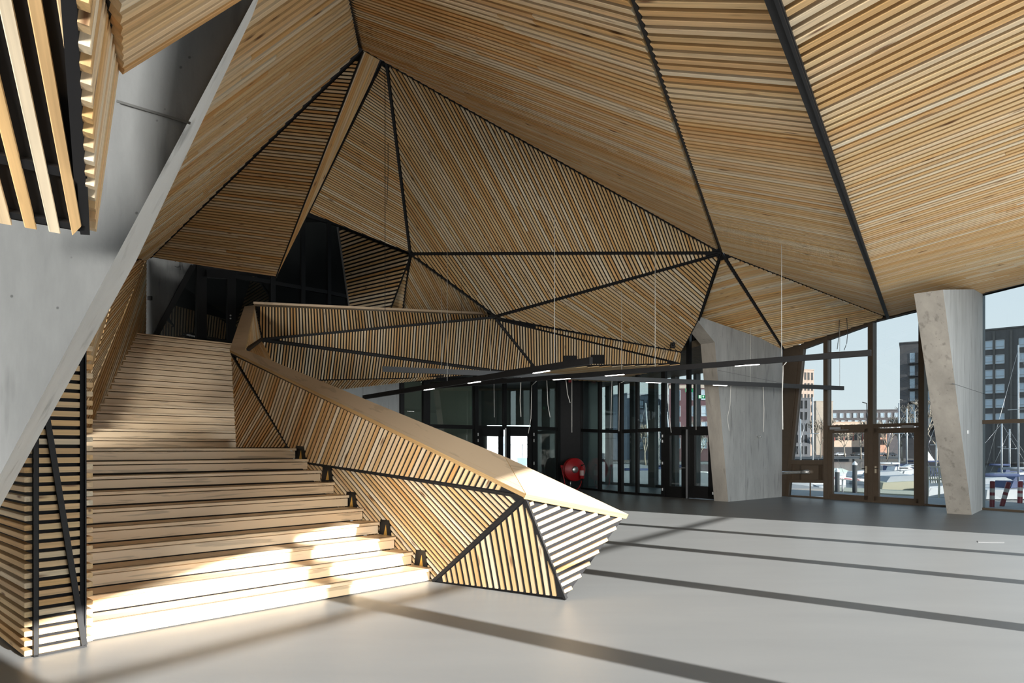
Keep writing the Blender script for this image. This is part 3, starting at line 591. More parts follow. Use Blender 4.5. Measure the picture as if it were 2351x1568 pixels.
facet('wall_left', 'stacked pine slats seen on their sawn ends beside the strut panel', pT2, [tB, tE, tE + tP * 2.2, tB + tP * 2.2], (tB, tB + tP), (tB, tC, 15), depth=0.034, wr=0.6, margin=0.0, ch=.003)
tB, tC, tP = at(284, 166, 3.05), at(277, 20, 2.2), V((1, .5, 1.1)).normalized()
pT3 = Plane(tB, tC, tB + tP); tE = tC + (tC - tB) * .5
facet('ceiling', 'short pine slats over the head of the leaning strut', pT3, [tB, tE, tE + tP * 1.2, tB + tP * .95], (tB, tB + tP), (tB, tC, 7), depth=0.05, wr=0.56, margin=0.0, ch=0.003)
# ================================================================== STAIRCASE
Z = V((0, 0, 1))
R0 = V((-0.97, 7.84, 0)); RISE, GO = 0.16, 0.33
st = empty('staircase', R0 + T * -1.8, 'broad pale ash staircase climbing to the gallery landing', 'staircase')
MAT_GRIP = plain('grip_line', (0.10, 0.07, 0.045), 0.7)
def board(name, p, q, dirv, th, ht, parent, mat=M_ASH):
    """board whose local X runs along p->q so the grain follows it; p,q lower front edge"""
    e = (q - p); L = e.length; e.normalize(); up = V((0, 0, 1)); side = up.cross(e)
    if side.dot(dirv) < 0: side = -side
    me = bpy.data.meshes.new(name); c = 0.004
    prof = [(0, c), (0, ht - c), (c, ht), (th, ht), (th, 0), (c, 0)]; k = 6
    s = 1.0 if side.dot(up.cross(e)) > 0 else -1.0
    vs = [(x, y * s, z) for x in (0, L) for y, z in prof]
    me.from_pydata(vs, [], [list(range(k)), [k + i for i in range(k)][::-1]] + [[i, k + i, k + (i + 1) % k, (i + 1) % k] for i in range(k)])
    me.materials.append(mat); o = bpy.data.objects.new(name, me); COL.objects.link(o); o.parent = parent
    M = Matrix((e, up.cross(e), up)).transposed().to_4x4(); M.translation = p - org(parent); o.matrix_basis = M
    return o
def step(i, base, t0, t1, z0, go, grips=False):
    a, b = base + T * t0, base + T * t1
    z = V((0, 0, z0)); board('riser', a + z + PD * .032 + Z * .010, b + z + PD * .032 + Z * .010, PD, .03, RISE - .056, st)
    zt = V((0, 0, z0 + RISE - .036)); board('tread', a + zt - PD * .008, b + zt - PD * .008, PD, go + .03, .036, st)
    if grips:
        mb = MB()
        for s in (.025, .045): mb.bar(a + V((0, 0, z0 + RISE)) + PD * s, b + V((0, 0, z0 + RISE)) + PD * s, .006, .003)
        mb.build('grip_strip', MAT_GRIP, st)
for i in range(10): step(i, R0 + PD * GO * i, -3.75, -0.028 * i, i * RISE, GO if i < 9 else .5, True)
lp = [R0 + PD * (GO * 9 + .3) + T * -3.9, R0 + PD * (GO * 9 + .3) + T * -0.2, V((-4.7, 12.2, 0)), V((-6.4, 10.9, 0)), V((-7.2, 10.0, 0))]
mb = MB(); mb.prism([V((p.x, p.y, 1.597)) for p in lp], V((0, 0, -.1))); mb.build('landing', M_ASH, st)
UPD = (L18 - L1) / 17.0
for k in range(1, 19): step(k, L1 + UPD * (k - 1), -0.02, 2.75, 1.6 + (k - 1) * RISE, .37)
# string under the flights so nothing shows through
mb = MB(); q = lambda p, z: V((p.x, p.y, z))
a, b = R0 + PD * .06, R0 + PD * (GO * 9)
mb.prism([q(a + T * -3.7, 0.01), q(b + T * -3.7, 0.01), q(b + T * -3.7, 1.45)], T * 3.4)
a, b = L1 + PD * .1, L18
mb.prism([q(a, 1.5), q(b, 1.5), q(b, 4.2), ], T * 2.6); mb.build('carriage', M_BLACK, st)

# ---- faceted parapet beside the stair
bal = empty('stair_parapet', gnd(993, 1337), 'faceted slat clad stair parapet with pale plywood coping and pointed nose', 'parapet')
B1 = at(527, 806, 11.3); N1 = at(1205, 1140, 6.75); Q9 = at(706, 1064, 9.62); NB = at(1298, 1378, 6.87); NT = at(1439, 1186, 7.3)
pF2 = P3(B1, N1, Q9); C1b = at(540, 1031, 11.75); pF1 = P3(B1, C1b, at(662, 1031, 9.95)); pF3 = P3(N1, at(690, 1062, 9.72), at(987, 1338, 7.93)); pF4 = P3(N1, at(993, 1336, 7.83), NB); pF5 = P3(N1, NB, NT)
SL = dict(parent=bal, cut='mitre', ch=0.004, depth=0.018)
f1 = facet('cladding_panel', 'dark shaded triangular slat panel', pF1, [(529, 812), (541, 1030), (661, 1030)], ((565, 1010), (612, 930)), ((545, 1028), (655, 1028), 15), margin=0.02, wr=.62, **SL)
f2_ = facet('cladding_panel', 'long upper slat panel under the coping', pF2, [(533, 811), (1199, 1136), (705, 1063), (662, 1030)], ((745, 1040), (783, 940)), ((711, 1064), (1015, 1108), 30), margin=0.014, wr=.58, **SL)
f3 = facet('cladding_panel', 'slat panel stepping down beside the treads', pF3, [(1197, 1141), (712, 1065), (672, 1059), (955, 1345), (992, 1334)], ((768, 1082), (902, 1245)), ((762, 1073), (1008, 1108), 20), margin=0.014, wr=.56, **SL)
f4 = facet('cladding_panel', 'front triangular slat panel of the nose', pF4, [(1203, 1146), (992, 1337), (1297, 1377)], ((1133, 1209), (1158, 1355)), ((1183, 1362), (1289, 1377), 7), margin=0.028, wr=.57, **SL)
f5 = facet('cladding_panel', 'sunlit slat panel of the nose tip', pF5, [(1209, 1148), (1298, 1376), (1437, 1187)], ((1252, 1232), (1374, 1177)), ((1220, 1157), (1296, 1358), 13), margin=0.018, wr=.50, cut='square', ch=0.004, parent=bal, depth=.034)
for p, u, v in ((pF2, 662, 1030), (pF2, 533, 812), (pF3, 955, 1345), (pF1, 661, 1030), (pF2, 700, 1062)): print('bal', u, v, p.hit(u, v))
for par, pl, a, b, wd in ((f2_, pF2, (700, 1063), (1203, 1141), .035), (f4, pF4, (1203, 1144), (993, 1335), .04), (f4, pF4, (1205, 1146), (1297, 1377), .03), (f2_, pF2, (530, 812), (660, 1028), .025), (f4, pF4, (992, 1338), (1297, 1378), .03)):
    seam(par, pt(pl, *a, .02), pt(pl, *b, .02), wd, 0.045, n=pl.n)
seam(f2_, pt(pF2, 531, 812, .02), pt(pF2, 1200, 1136, .02), .03, .045, n=pF2.n)
# core so the parapet is solid, not a shell
# coping: three plywood boards with an edge band
def coping(pts, th, label=None, strip=None):
    n = (pts[1] - pts[0]).cross(pts[2] - pts[0]).normalized()
    if n.z < 0: n = -n
    e = (pts[1] - pts[0]).normalized(); s = n.cross(e)
    o0 = pts[0]; M = Matrix((e, s, n)).transposed()
    loc = [M.transposed() @ (p - o0) for p in pts]
    k = len(loc); ar = sum(loc[i].x * loc[(i + 1) % k].y - loc[(i + 1) % k].x * loc[i].y for i in range(k))
    if ar < 0: loc = loc[::-1]
    me = bpy.data.meshes.new('coping_board')
    me.from_pydata([(p.x, p.y, 0) for p in loc] + [(p.x, p.y, -th) for p in loc], [], [list(range(k)), [k + i for i in range(k)][::-1]] + [[i, k + i, k + (i + 1) % k, (i + 1) % k] for i in range(k)])
    me.materials.append(M_PLY); me.materials.append(M_PLYEDGE)
    for i, p in enumerate(me.polygons): p.material_index = 0 if i < 2 else 1
    o = bpy.data.objects.new('coping_board', me); COL.objects.link(o); o.parent = bal
    M4 = M.to_4x4(); M4.translation = o0 - org(bal); o.matrix_basis = M4
    if label: o['label'] = label
    return o
CB1 = at(1158, 1048, 7.4); CT = at(527, 803, 11.25); CF = at(1206, 1133, 6.7); pCo = P3(CT, CF, CB1); CI = pCo.hit(563, 803)
g = lambda f: CT.lerp(CI, f); h = lambda f: CF.lerp(CB1, f)
coping([g(0), h(0), h(.16), g(.16)], .06); coping([g(.17), h(.165), h(1), g(1)], .055)
coping([at(1208, 1134, 6.7), at(1443, 1181, 7.28), CB1 + V((.006, 0, 0))], .06, 'sunlit triangular coping board at the nose')
CU1, CU2 = at(560, 697, 17.3), at(585, 700, 17.6)
coping([CT, CI, CU2, CU1], .06, 'narrow coping board climbing to the gallery')
# slats on the hall side of the parapet
pGa = P3((585, 703, 17.55), (599, 777, 16.9), (564, 803, 11.65)); pGb = P3((565, 806, 11.6), (600, 780, 16.85), (631, 834, 10.9))
facet('cladding_panel', 'pale inner slat panel at the parapet bend', pGa, [(585, 704), (599, 776), (565, 802)], ((584, 715), (592, 780)), ((568, 795), (596, 776), 8), margin=0.0, wr=.9, parent=bal, cut='mitre')
facet('cladding_panel', 'pale inner slat panel below the bend', pGb, [(566, 806), (600, 781), (630, 833)], ((598, 785), (622, 828)), ((570, 806), (597, 785), 8), margin=0.0, wr=.9, parent=bal, cut='mitre')
MB().bar(at(564, 804, 11.5), at(600, 778.5, 16.85), .09, .06, up=V((0, 0, 1))).build('seam_strip', M_STEEL, bal)
# little step lights in black boxes where the slats meet the treads
for (u, v, s) in ((689, 1040, 1.0), (751, 1086, 1.0), (806, 1146, 1.05), (884, 1211, 1.1), (966, 1281, 1.15)):
    pl = pF2 if u < 700 else pF3
    c = [(u - 9 * s, v - 17 * s), (u + 9 * s, v - 15 * s), (u + 14 * s, v + 20 * s), (u - 13 * s, v + 20 * s)]
    bx = MB().prism([pl.hit(*p) + pl.n * .006 for p in c], -pl.n * .05).build('step_light', M_FRAME, bal)
    MB().prism([pl.hit(u + 3, v - 6 * s) + pl.n * .009, pl.hit(u + 5 * s, v + 16 * s) + pl.n * .009, pl.hit(u - 2 * s, v + 16 * s) + pl.n * .009], -pl.n * .01).build('brass_reflector', M_BRASS, bx)

# ---- slatted pier at the left foot of the stair
A, B = gnd(76, 1508), gnd(197, 1484); AB = (B - A).normalized(); AN = V((AB.y, -AB.x, 0)); AP = -AN
H = 3.2
py = empty('slatted_pier', A, 'black framed pier of horizontal pine slats at the stair foot', 'pier')
Z = V((0, 0, 1)); pA = Plane(A, B, A + Z); pA.p = A + AN * 0.0
fr_ = backing('cladding_panel', pA, [A, B, B + Z * H, A + Z * H], .03, parent=py)
slats(fr_, pA, [A + AB * .035, B - AB * .012, B - AB * .012 + Z * H, A + AB * .035 + Z * H], (A, B), (A + Z * .035, A + Z * (.035 + .0735 * 20), 20), wr=.60, depth=.03, margin=.004, base=-.004)
L = (B - A).length
MB().bar(A + AB * .014 + Z * 0, A + AB * .014 + Z * H, .03, .05, up=AN).build('frame_post', M_STEEL, py); MB().bar(B - AB * .004, B - AB * .004 + Z * H, .011, .03, up=AN).build('frame_post', M_STEEL, py)
MB().bar(A + Z * .008, B + Z * .008, .05, .016).build('frame_rail', M_STEEL, py)
MB().bar(pA.hit(193, 1480) + AN * .004, pA.hit(104, 940) + AN * .004, .04, .03, up=AN).build('diagonal_brace', M_STEEL, py)
pSl = Plane(A - AB * .055, A - AB * .055 + AP, A - AB * .055 + Z)
b = backing('cladding_panel', pSl, [A - AB * .055, A - AB * .055 + AP * 3.2, A - AB * .055 + AP * 3.2 + Z * H, A - AB * .055 + Z * H], .05, parent=py)
slats(b, pSl, [A - AB * .055, A - AB * .055 + AP * 3.2, A - AB * .055 + AP * 3.2 + Z * H, A - AB * .055 + Z * H], (A, A + AP), (A + Z * .035, A + Z * (.035 + .0735 * 20), 20), wr=.56, depth=.05, margin=.002, ch=.004)
BR = B + AB * .05; pSr = Plane(BR, BR + AP, BR + Z); pSr.n = AB.copy()
b = backing('cladding_panel', pSr, [BR, BR + AP * 2.6, BR + AP * 2.6 + Z * H, BR + Z * H], .05, parent=py)
slats(b, pSr, [BR, BR + AP * 2.6, BR + AP * 2.6 + Z * H, BR + Z * H], (B, B + AP), (B + Z * .055, B + Z * (.055 + .0735 * 20), 20), wr=.56, depth=.05, margin=.002, ch=.004)

# ================================================================== FITTINGS
def pendant(p, q, ht, mat, label, lights, wires):
    root = empty('linear_pendant', (p + q) / 2, label, 'light', 'suspended linear lights')
    MB().bar(p, q, .07, ht).build('housing', mat, root)
    d = (q - p)
    for f in lights:
        c = p + d * f - V((0, 0, ht / 2 + .004)); e = d.normalized()
        MB().bar(c - e * .22, c + e * .22, .045, .012).build('lamp_strip', M_LED, root)
    for f, h_ in wires: MB().tube([p + d * f + V((0, 0, ht / 2)), p + d * f + V((0, 0, h_))], .006, 5).build('suspension_wire', M_WIRE, root)
    return root
pa, pb = at(835, 912, 18.0), at(1357, 828, 10.45); pa.z = pb.z = 3.0
pendant(pa, pb, .11, M_STEEL, 'black linear light dropping behind the coping, nearest of the three', [.41, .62, .86], [(.5, 3.0), (.9, 2.6)])
pa, pb = at(986, 889, 17.1), at(2000, 811, 10.95); pa.z = pb.z = 3.2
pendant(pa, pb, .10, M_STEEL, 'long black linear light ending before the tall windows', [.40, .53, .80], [(.2, 1.5), (.62, 2.4), (.86, 2.2)])
pa, pb = at(878, 847, 14.85), at(1936, 891, 19.6); pa.z = pb.z = 3.4
pendant(pa, pb, .12, plain('window_lit_housing', (.075, .08, .085), .4, .3), 'linear light running towards the concrete fin wall, housing painted window-lit grey', [.52, .675], [(.1, 2.0), (.45, 2.6), (.75, 1.6), (.99, 1.8)])  # window light put into the lighter grey of this housing
# loose cable ends hanging from the ceiling lights and slats
PEN = {'b': (at(986, 889, 17.1), at(2000, 811, 10.95), 3.2, .05), 'c': (at(878, 847, 14.85), at(1936, 891, 19.6), 3.4, .06)}
def cable(top, pts, mat, label, r=.008):
    """top: the pendant it hangs from, or the facet plane it leaves"""
    if top in PEN:
        p_, q_, z_, h_ = PEN[top]; k = (pts[0][0] - CX) / FPX; t_ = (k * p_.y - p_.x) / ((q_.x - p_.x) - k * (q_.y - p_.y)); c = p_.lerp(q_, t_)
        first = V((c.x, c.y, z_ - h_ + .004))
    else: first = top.hit(*pts[0])
    Y = first.y; q = [first] + [at(u, v, Y) for u, v in pts[1:]]; s = []
    for i in range(len(q) - 1):
        for k in range(3): s.append(q[i].lerp(q[i + 1], k / 3))
    s.append(q[-1])
    return MB().tube(s, r, 5).build('cable', mat, label=label, cat='cable', group='loose cables hanging from the lights')
cable('c', [(1678, 870), (1676, 930), (1670, 960), (1674, 989)], M_WIRE, 'white cable end in front of the left half of the fin wall')
cable('c', [(1752, 893), (1754, 940), (1753, 992)], M_WIRE, 'white cable end in front of the middle of the fin wall', .012)
cable('b', [(1806, 820), (1798, 840), (1796, 900), (1797, 986)], M_WIRE, 'long white cable before the far end of the fin wall', .010)
cable('c', [(1299, 872), (1303, 905), (1309, 925)], M_WIRE, 'short white cable by the black panel, left of the alarm box')
cable('c', [(1313, 880), (1313, 993)], M_WIRE, 'straight white cable dropping below the red alarm box', .006)
cable('c', [(1255, 865), (1258, 930), (1263, 958)], M_WIRE, 'white cable before the lobby glazing beside the black panel')
cable('c', [(1196, 866), (1194, 920), (1196, 957)], M_WIRE, 'white cable in front of the right lobby fanlight', .010)
cable('c', [(1240, 872), (1221, 885), (1219, 960), (1213, 995)], M_WIRE, 'curved white cable over the right lobby door', .007)
cable('c', [(1134, 882), (1135, 958)], M_WIRE, 'thin white cable over the left lobby door', .005)
cable('c', [(1405, 870), (1403, 940), (1402, 983)], M_WIRE, 'white cable in front of the narrow glazed screen', .006)
cable('c', [(1434, 850), (1422, 880), (1421, 990)], M_WIRE, 'white cable at the corner of the lobby screens', .006)
cable('c', [(1532, 890), (1535, 940), (1541, 993)], M_WIRE, 'white cable in front of the lobby doors, left leaf', .008)
cable('c', [(1598, 900), (1598, 987)], M_WIRE, 'short white cable in front of the lobby doors, right leaf', .007)
cable(plD2, [(1927, 735), (1926, 770), (1922, 802)], M_BWIRE, 'black cable end hanging before the tall windows, left of a pair', .009)
cable(plD2, [(1944, 730), (1946, 765), (1944, 788), (1938, 804)], M_BWIRE, 'black cable end hanging before the tall windows, right of a pair', .009)
cable(plU4, [(884, 152), (884, 560), (884, 715)], M_BWIRE, 'long thin black wire falling from the apex to the gallery', .006)
cable(plU4, [(891, 330), (891, 400), (888, 470)], M_BWIRE, 'short black wire beside the long apex wire', .006)
cable(plU2, [(1062, 590), (1060, 640), (1059, 760)], M_BWIRE, 'thin black wire in front of the gallery seam', .004)
# hose reel, extinguisher, alarm
cR = at(1316, 1078, 25.25); nR = V((0.35, -0.94, 0)).normalized()
hr = empty('hose_reel', cR - V((0, 0, .5)), 'red fire hose reel on the black wall panel', 'hose reel')
MB().lathe(cR, [(0.0, .17), (.43, .17), (.45, .15), (.43, .13), (.33, .12), (.33, .02), (.43, .01), (.45, -.01), (.43, -.03), (0, -.03)], nR, 36).build('drum', M_RED, hr)
MB().lathe(cR, [(.0, .20), (.09, .20), (.14, .175), (.14, .16)], nR, 20).build('hub', M_STEELB, hr)
sidev = nR.cross(Z)
hp = []
for k in range(15):
    a_ = math.pi * (1.0 + k / 14); hp.append(cR + nR * .22 + Z * (-.42) + sidev * (math.cos(a_) * (-.36)) + Z * (math.sin(a_) * .38) + sidev * .12)
ht_ = hp[0] if (hp[0] - CAMP).x / hp[0].y < (hp[-1] - CAMP).x / hp[-1].y else hp[-1]
if ht_ is hp[-1]: hp = hp[::-1]
hp = [hp[0] + Z * .5 - V((.1, 0, 0)), hp[0] + Z * .25 - V((.05, 0, 0))] + hp
MB().tube(hp, .022, 7).build('hose', M_RED, hr); MB().tube([hp[0], hp[0] + Z * .1], .05, 8).build('nozzle', M_RED, hr)
c0 = at(1309.5, 1098, 25.3); MB().tube([c0, V((c0.x, c0.y, 0.02))], .03, 8).build('supply_pipe', M_STEELB, hr)
ex = empty('fire_extinguisher', at(1334, 1101, 25.1), 'red fire extinguisher hung between hose reel and glazed screen', 'extinguisher')
cE = at(1336, 1099, 25.05)
MB().lathe(cE, [(0, 0), (.075, 0), (.085, .03), (.085, .40), (.06, .46), (.025, .48), (0, .48)], Z, 16).build('cylinder_body', M_RED, ex)
MB().lathe(cE + Z * .12, [(.0865, 0), (.0865, .2)], Z, 16).build('instruction_label', plain('label_paper', (.75, .55, .52), .6), ex)
MB().box(cE + Z * .51, (.05, .05, .06)).bar(cE + Z * .52, cE + Z * .56 + V((.12, -.03, 0)), .03, .02).build('valve', M_BLACK, ex)
al = MB(); al.box(at(1309, 874, 25.46), (.14, .14, .14)); al.build('alarm_beacon', M_RED, label='small red fire alarm box high on the black panel', cat='alarm')
# two black openings and loudspeaker on the slat wall
for (u0, v0, u1, v1), lab in (((1294, 817, 1323, 833), 'black square box on the slat wall, left of two'), ((1356, 815, 1386, 833), 'black square box on the slat wall, right of two')):
    q = [pJ.hit(*p) + pJ.n * .04 for p in ((u0, v0), (u1, v0), (u1, v1), (u0, v1))]
    bx = empty('wall_box', q[3], lab, 'box', 'black boxes on the slat wall')
    MB().prism(q, -pJ.n * .06).build('housing', M_FRAME, bx)
    mb = MB()
    for i in range(4): mb.bar(q[i], q[(i + 1) % 4], .03, .03, up=pJ.n)
    mb.build('rim', M_STEEL, bx)
c = plU3.hit(1543, 791)
sp = empty('loudspeaker', c, 'small black loudspeaker under the slat ceiling near the fin wall', 'loudspeaker')
MB().box(c - V((0, .06, .0)), (.13, .14, .22)).build('cabinet', M_STEEL, sp); MB().bar(c - V((0, .0, 0)), c + V((0, .06, .12)), .03, .03).build('bracket', M_STEEL, sp); MB().lathe(c - V((0, .131, .02)), [(0, .0), (.045, 0), (.045, -.01)], V((0, 1, 0)), 14).build('grille', M_FRAME, sp)
# exit signs
M_GREEN = emit('sign_green', (0.0, 0.28, 0.10), .55); M_SIGNW = emit('sign_white', (.9, .95, .9), .9)
def exit_sign(u, v, Y, wpx, label):
    c = at(u, v, Y); s = wpx / FPX * Y; h_ = s * .5; F = V((0, -1, 0))
    r = empty('exit_sign', c, label, 'sign', 'green exit signs')
    MB().box(c, (s, .03, h_)).build('panel', M_GREEN, r)
    mb = MB(); f = c + F * .018
    def rect(x, z, a, b): mb.box(f + V((x * s, 0, z * s)), (a * s, .006, b * s))
    ax = .22
    rect(ax, -.07, .07, .2)
    mb.prism([f + V((ax - .13, -.003, .02)) * 1 if False else f + V(((ax - .15) * s, -.003, .02 * s)), f + V(((ax + .15) * s, -.003, .02 * s)), f + V((ax * s, -.003, .2 * s))], V((0, .006, 0)))
    mb.build('arrow', M_SIGNW, r)
    mb = MB(); rect(-.25, 0, .36, .42); mb.build('door_symbol', M_SIGNW, r)
    mb = MB(); f = c + F * .023
    mb.lathe(f + V((-.20 * s, 0, .13 * s)), [(0, .002), (.035 * s, .002), (.035 * s, -.002)], F, 10)
    B_ = lambda a, b: mb.bar(f + V((a[0] * s, 0, a[1] * s)), f + V((b[0] * s, 0, b[1] * s)), .045 * s, .004, up=F)
    B_((-.23, .08), (-.27, -.04)); B_((-.27, -.04), (-.2, -.09)); B_((-.2, -.09), (-.22, -.18)); B_((-.27, -.04), (-.34, -.14)); B_((-.24, .06), (-.16, .02)); B_((-.24, .07), (-.33, .03))
    mb.build('running_figure', M_GREEN, r)
exit_sign(1582, 896, 21.0, 17, 'green exit sign with up arrow on the lobby fanlight')
exit_sign(1611, 911, 24.2, 15, 'smaller green exit sign deeper in the lobby')
MB().tube([at(1582, 892, 21.0), at(1582, 800, 21.0)], .01, 5).build('cable', M_BWIRE, label='thin black rod holding the nearer exit sign', cat='rod')
# switch plate on the landing wall, cable loop, junction on fin wall, floor box, column bracket
q = pG0.hit(343, 685) + pG0.n * .05; mb = MB(); mb.box(q, (.11, .06, .11)); mb.build('switch_plate', M_FRAME, label='small black switch plate on the concrete wall end', cat='switch')
c = pG0.hit(405, 607) + pG0.n * .06; mb = MB(); mb.tube([c + V((math.cos(t) * .09, 0, math.sin(t) * .09)) for t in [k * math.pi * 2.1 / 20 for k in range(21)]] + [c + V((.11, 0, -.18))], .009, 5); mb.build('cable', M_BWIRE, label='coiled dark cable loop high on the concrete wall end', cat='cable')
c = pF.hit(1741, 1003) + pF.n * .04; mb = MB(); mb.bar(c - V((.09, .08, 0)), c + V((.09, .08, 0)), .05, .04); mb.lathe(c, [(0, .05), (.03, .05), (.03, -.03)], pF.n, 10); mb.build('wall_fitting', M_GALV, label='small metal fitting on the concrete fin wall', cat='fitting')
c = pC2.hit(2222, 992) + pC2.n * .01; mb = MB(); mb.bar(c - V((.05, .055, 0)), c + V((.05, .055, 0)), .02, .08); mb.build('wall_socket', M_WHITE, label='small pale socket plate on the leaning column', cat='socket')
g_ = [gnd(2244, 1242), gnd(2305, 1243), gnd(2306, 1246.5), gnd(2246, 1245.5)]; mb = MB(); mb.prism([p + Z * .004 for p in g_], -Z * .01)
mb.build('floor_box', plain('floor_lid', (.24, .245, .245), .5), label='flush rectangular floor box lid in the sunlit floor', cat='floor box')

# ================================================================== FACADE 1 (right)
fq = Plane(F1O, F1O + F1D, F1O + V((0, 0, 1))); FN = fq.n                      # FN points into the hall
fz = empty('window_7', F1O + F1D * 3, 'bronze framed glass front beside the double doors', None, None, 'structure')
pane(fz, fq, [(1845, 795), (1895, 775), (1895, 1060), (1815, 1060)], M_GLASST); pane(fz, fq, [(1812, 1105), (1892, 1106), (1892, 1140), (1808, 1138)], M_GLASST)
pane(fz, fq, [(1905, 764), (1998, 730), (1998, 985), (1905, 985)], M_GLASST); pane(fz, fq, [(2008, 728), (2116, 692), (2116, 978), (2008, 980)], M_GLASST); pane(fz, fq, [(2124, 690), (2200, 680), (2200, 1166), (2124, 1161)], M_GLASST)
pane(fz, fq, [(2255, 668), (2440, 600), (2440, 970), (2255, 968)], M_GLASST); pane(fz, fq, [(2255, 968), (2420, 966), (2420, 1182), (2255, 1170)], M_GLASST)
for u, v1, wd in ((1899.5, 768, .14), (2002.5, 735, .15), (2119.5, 696, .15)): vpost(fz, fq, u, 1143 if u < 1950 else 1162, v1 - 4, wd, .22, M_BRONZE, .0)
vpost(fz, fq, 2440, 1184, 600, .15, .22, M_BRONZE, .0)
for p, q_, ht in (((1899, 981), (2003, 977.5), .10), ((2003, 977.5), (2119, 974.5), .10), ((2254, 969), (2440, 964), .10), ((1811, 1061), (1899, 1061), .14), ((1806, 1104), (1899, 1105.5), .10), ((1804, 1140), (1900, 1144.5), .08), ((2119, 1162), (2440, 1183), .09), ((1843, 796), (2003, 737.5), .20), ((2003, 733), (2440, 618), .22), ((1899, 813), (1999, 808), .10)):
    hbar(fz, fq, p, q_, ht, .14, M_BRONZE, .0)
MB().bar(fq.hit(1845, 795), fq.hit(1809, 1141), .10, .16, up=FN).build('sloping_mullion', M_BRONZE, fz)
mb = MB(); mb.prism(gpoly(fq, [(1797, 800), (1846, 790), (1808, 1141), (1796, 1140)], .06), -FN * .1); mb.build('cladding_panel', M_BRONZE, fz)
mb = MB(); mb.prism(gpoly(fq, [(1835, 797), (1839, 796), (1813, 1075), (1811, 1075)], .09), -FN * .03); mb.build('edge_trim', M_BRONZE, fz)
mb = MB(); mb.prism(gpoly(fq, [(1812, 1061), (1897, 1061), (1897, 1105), (1807, 1104)], -.02), -FN * .04); mb.build('spandrel_panel', M_BRONZE, fz)
mb = MB(); mb.prism(gpoly(fq, [(1846, 1068), (1886, 1068), (1886, 1101), (1846, 1102)], .16), -FN * .16); mb.build('spandrel_box', M_BRONZE, fz)
MB().bar(fq.hit(1861, 1106) + FN * .02, fq.hit(1861, 1142) + FN * .02, .03, .03).build('glazing_bar', M_BRONZE, fz)
MB().bar(F1O + F1D * .2 + V((0, 0, .025)), F1O + F1D * 9 + V((0, 0, .025)), .16, .06).build('sill', M_BRONZE, fz)
# galvanised pipe
r_ = .055; p = [fq.hit(1868, 1083) + FN * .22, fq.hit(1850, 1083.5) + FN * .24, fq.hit(1806, 1085) + FN * .26, fq.hit(1800, 1087) + FN * .26, fq.hit(1798.5, 1094) + FN * .26]; b_ = V((p[-1].x, p[-1].y, .01)); p.append(b_)
pp = empty('galvanised_pipe', b_, 'galvanised pipe bending from the floor to the bronze window box', 'pipe')
MB().tube(p, r_, 10).build('pipe_run', M_GALV, pp)
for a, b in ((0, 1),): MB().tube([p[0] + (p[1] - p[0]) * .1, p[1]], r_ * 1.25, 10).build('coupling', M_GALV, pp)
MB().tube([p[4] - Z * .02, p[4] - Z * .15], r_ * 1.25, 10).build('coupling', M_GALV, pp)
# double doors
for i, (a, b, vt0, vb0, vb1, hs, lab) in enumerate(((1904, 1998, 984, 1146, 1152, 1, 'bronze framed glass door beside the bronze box'), (2009, 2113, 981, 1153, 1160, 0, 'bronze framed glass door beside the leaning column'))):
    d = empty('door_%d' % (4 + i), fq.hit((a + b) / 2, vb0 + 3), lab, None, None, 'structure')
    fw_ = 9
    mb = MB()
    for u, vb in ((a + fw_ / 2, vb0), (b - fw_ / 2, vb1)):
        p0, p1 = fq.hit(u, vb), fq.hit(u, vt0); p0.x, p0.y = p1.x, p1.y; p0.z = .03; mb.bar(p0 + FN * .03, p1 + FN * .03, .17, .09, up=FN)
    mb.bar(fq.hit(a, 989) + FN * .03, fq.hit(b, 987) + FN * .03, .09, .15); pz = fq.hit(a, vb0); qz = fq.hit(b, vb1); pz.z = qz.z = .10; mb.bar(pz + FN * .03, qz + FN * .03, .09, .16)
    mb.build('door_leaf', M_BRONZE, d)
    p_ = [fq.hit(a + 3, 990), fq.hit(b - 3, 988), fq.hit(b - 3, vb1 - 5), fq.hit(a + 3, vb0 - 5)]; MB().prism(p_, -FN * .012).build('pane', M_GLASST, d)
    u0, u1 = ((a + 8, a + 31) if i == 0 else (b - 36, b - 9)); MB().bar(fq.hit(u0, 983.5 - i * 4) + FN * .14, fq.hit(u1, 983.2 - i * 4) + FN * .14, .06, .07).build('door_closer', M_GREYM, d)
    MB().bar(fq.hit(a + 18, 988 - i * 4) + FN * .14, fq.hit(a + 50, 987 - i * 4) + FN * .14, .02, .02).build('closer_arm', M_GREYM, d)
    uh = b - 6 if i == 0 else a + 5
    MB().bar(fq.hit(uh, 1070) + FN * .09, fq.hit(uh, 1086) + FN * .09, .045, .02, up=FN).build('handle_plate', plain('pale_brass', (.55, .48, .36), .4, .5), d)
    MB().bar(fq.hit(uh, 1075.5) + FN * .13, fq.hit(uh + (-8 if i == 0 else 8), 1075.5) + FN * .13, .02, .02).build('door_handle', M_FRAME, d)
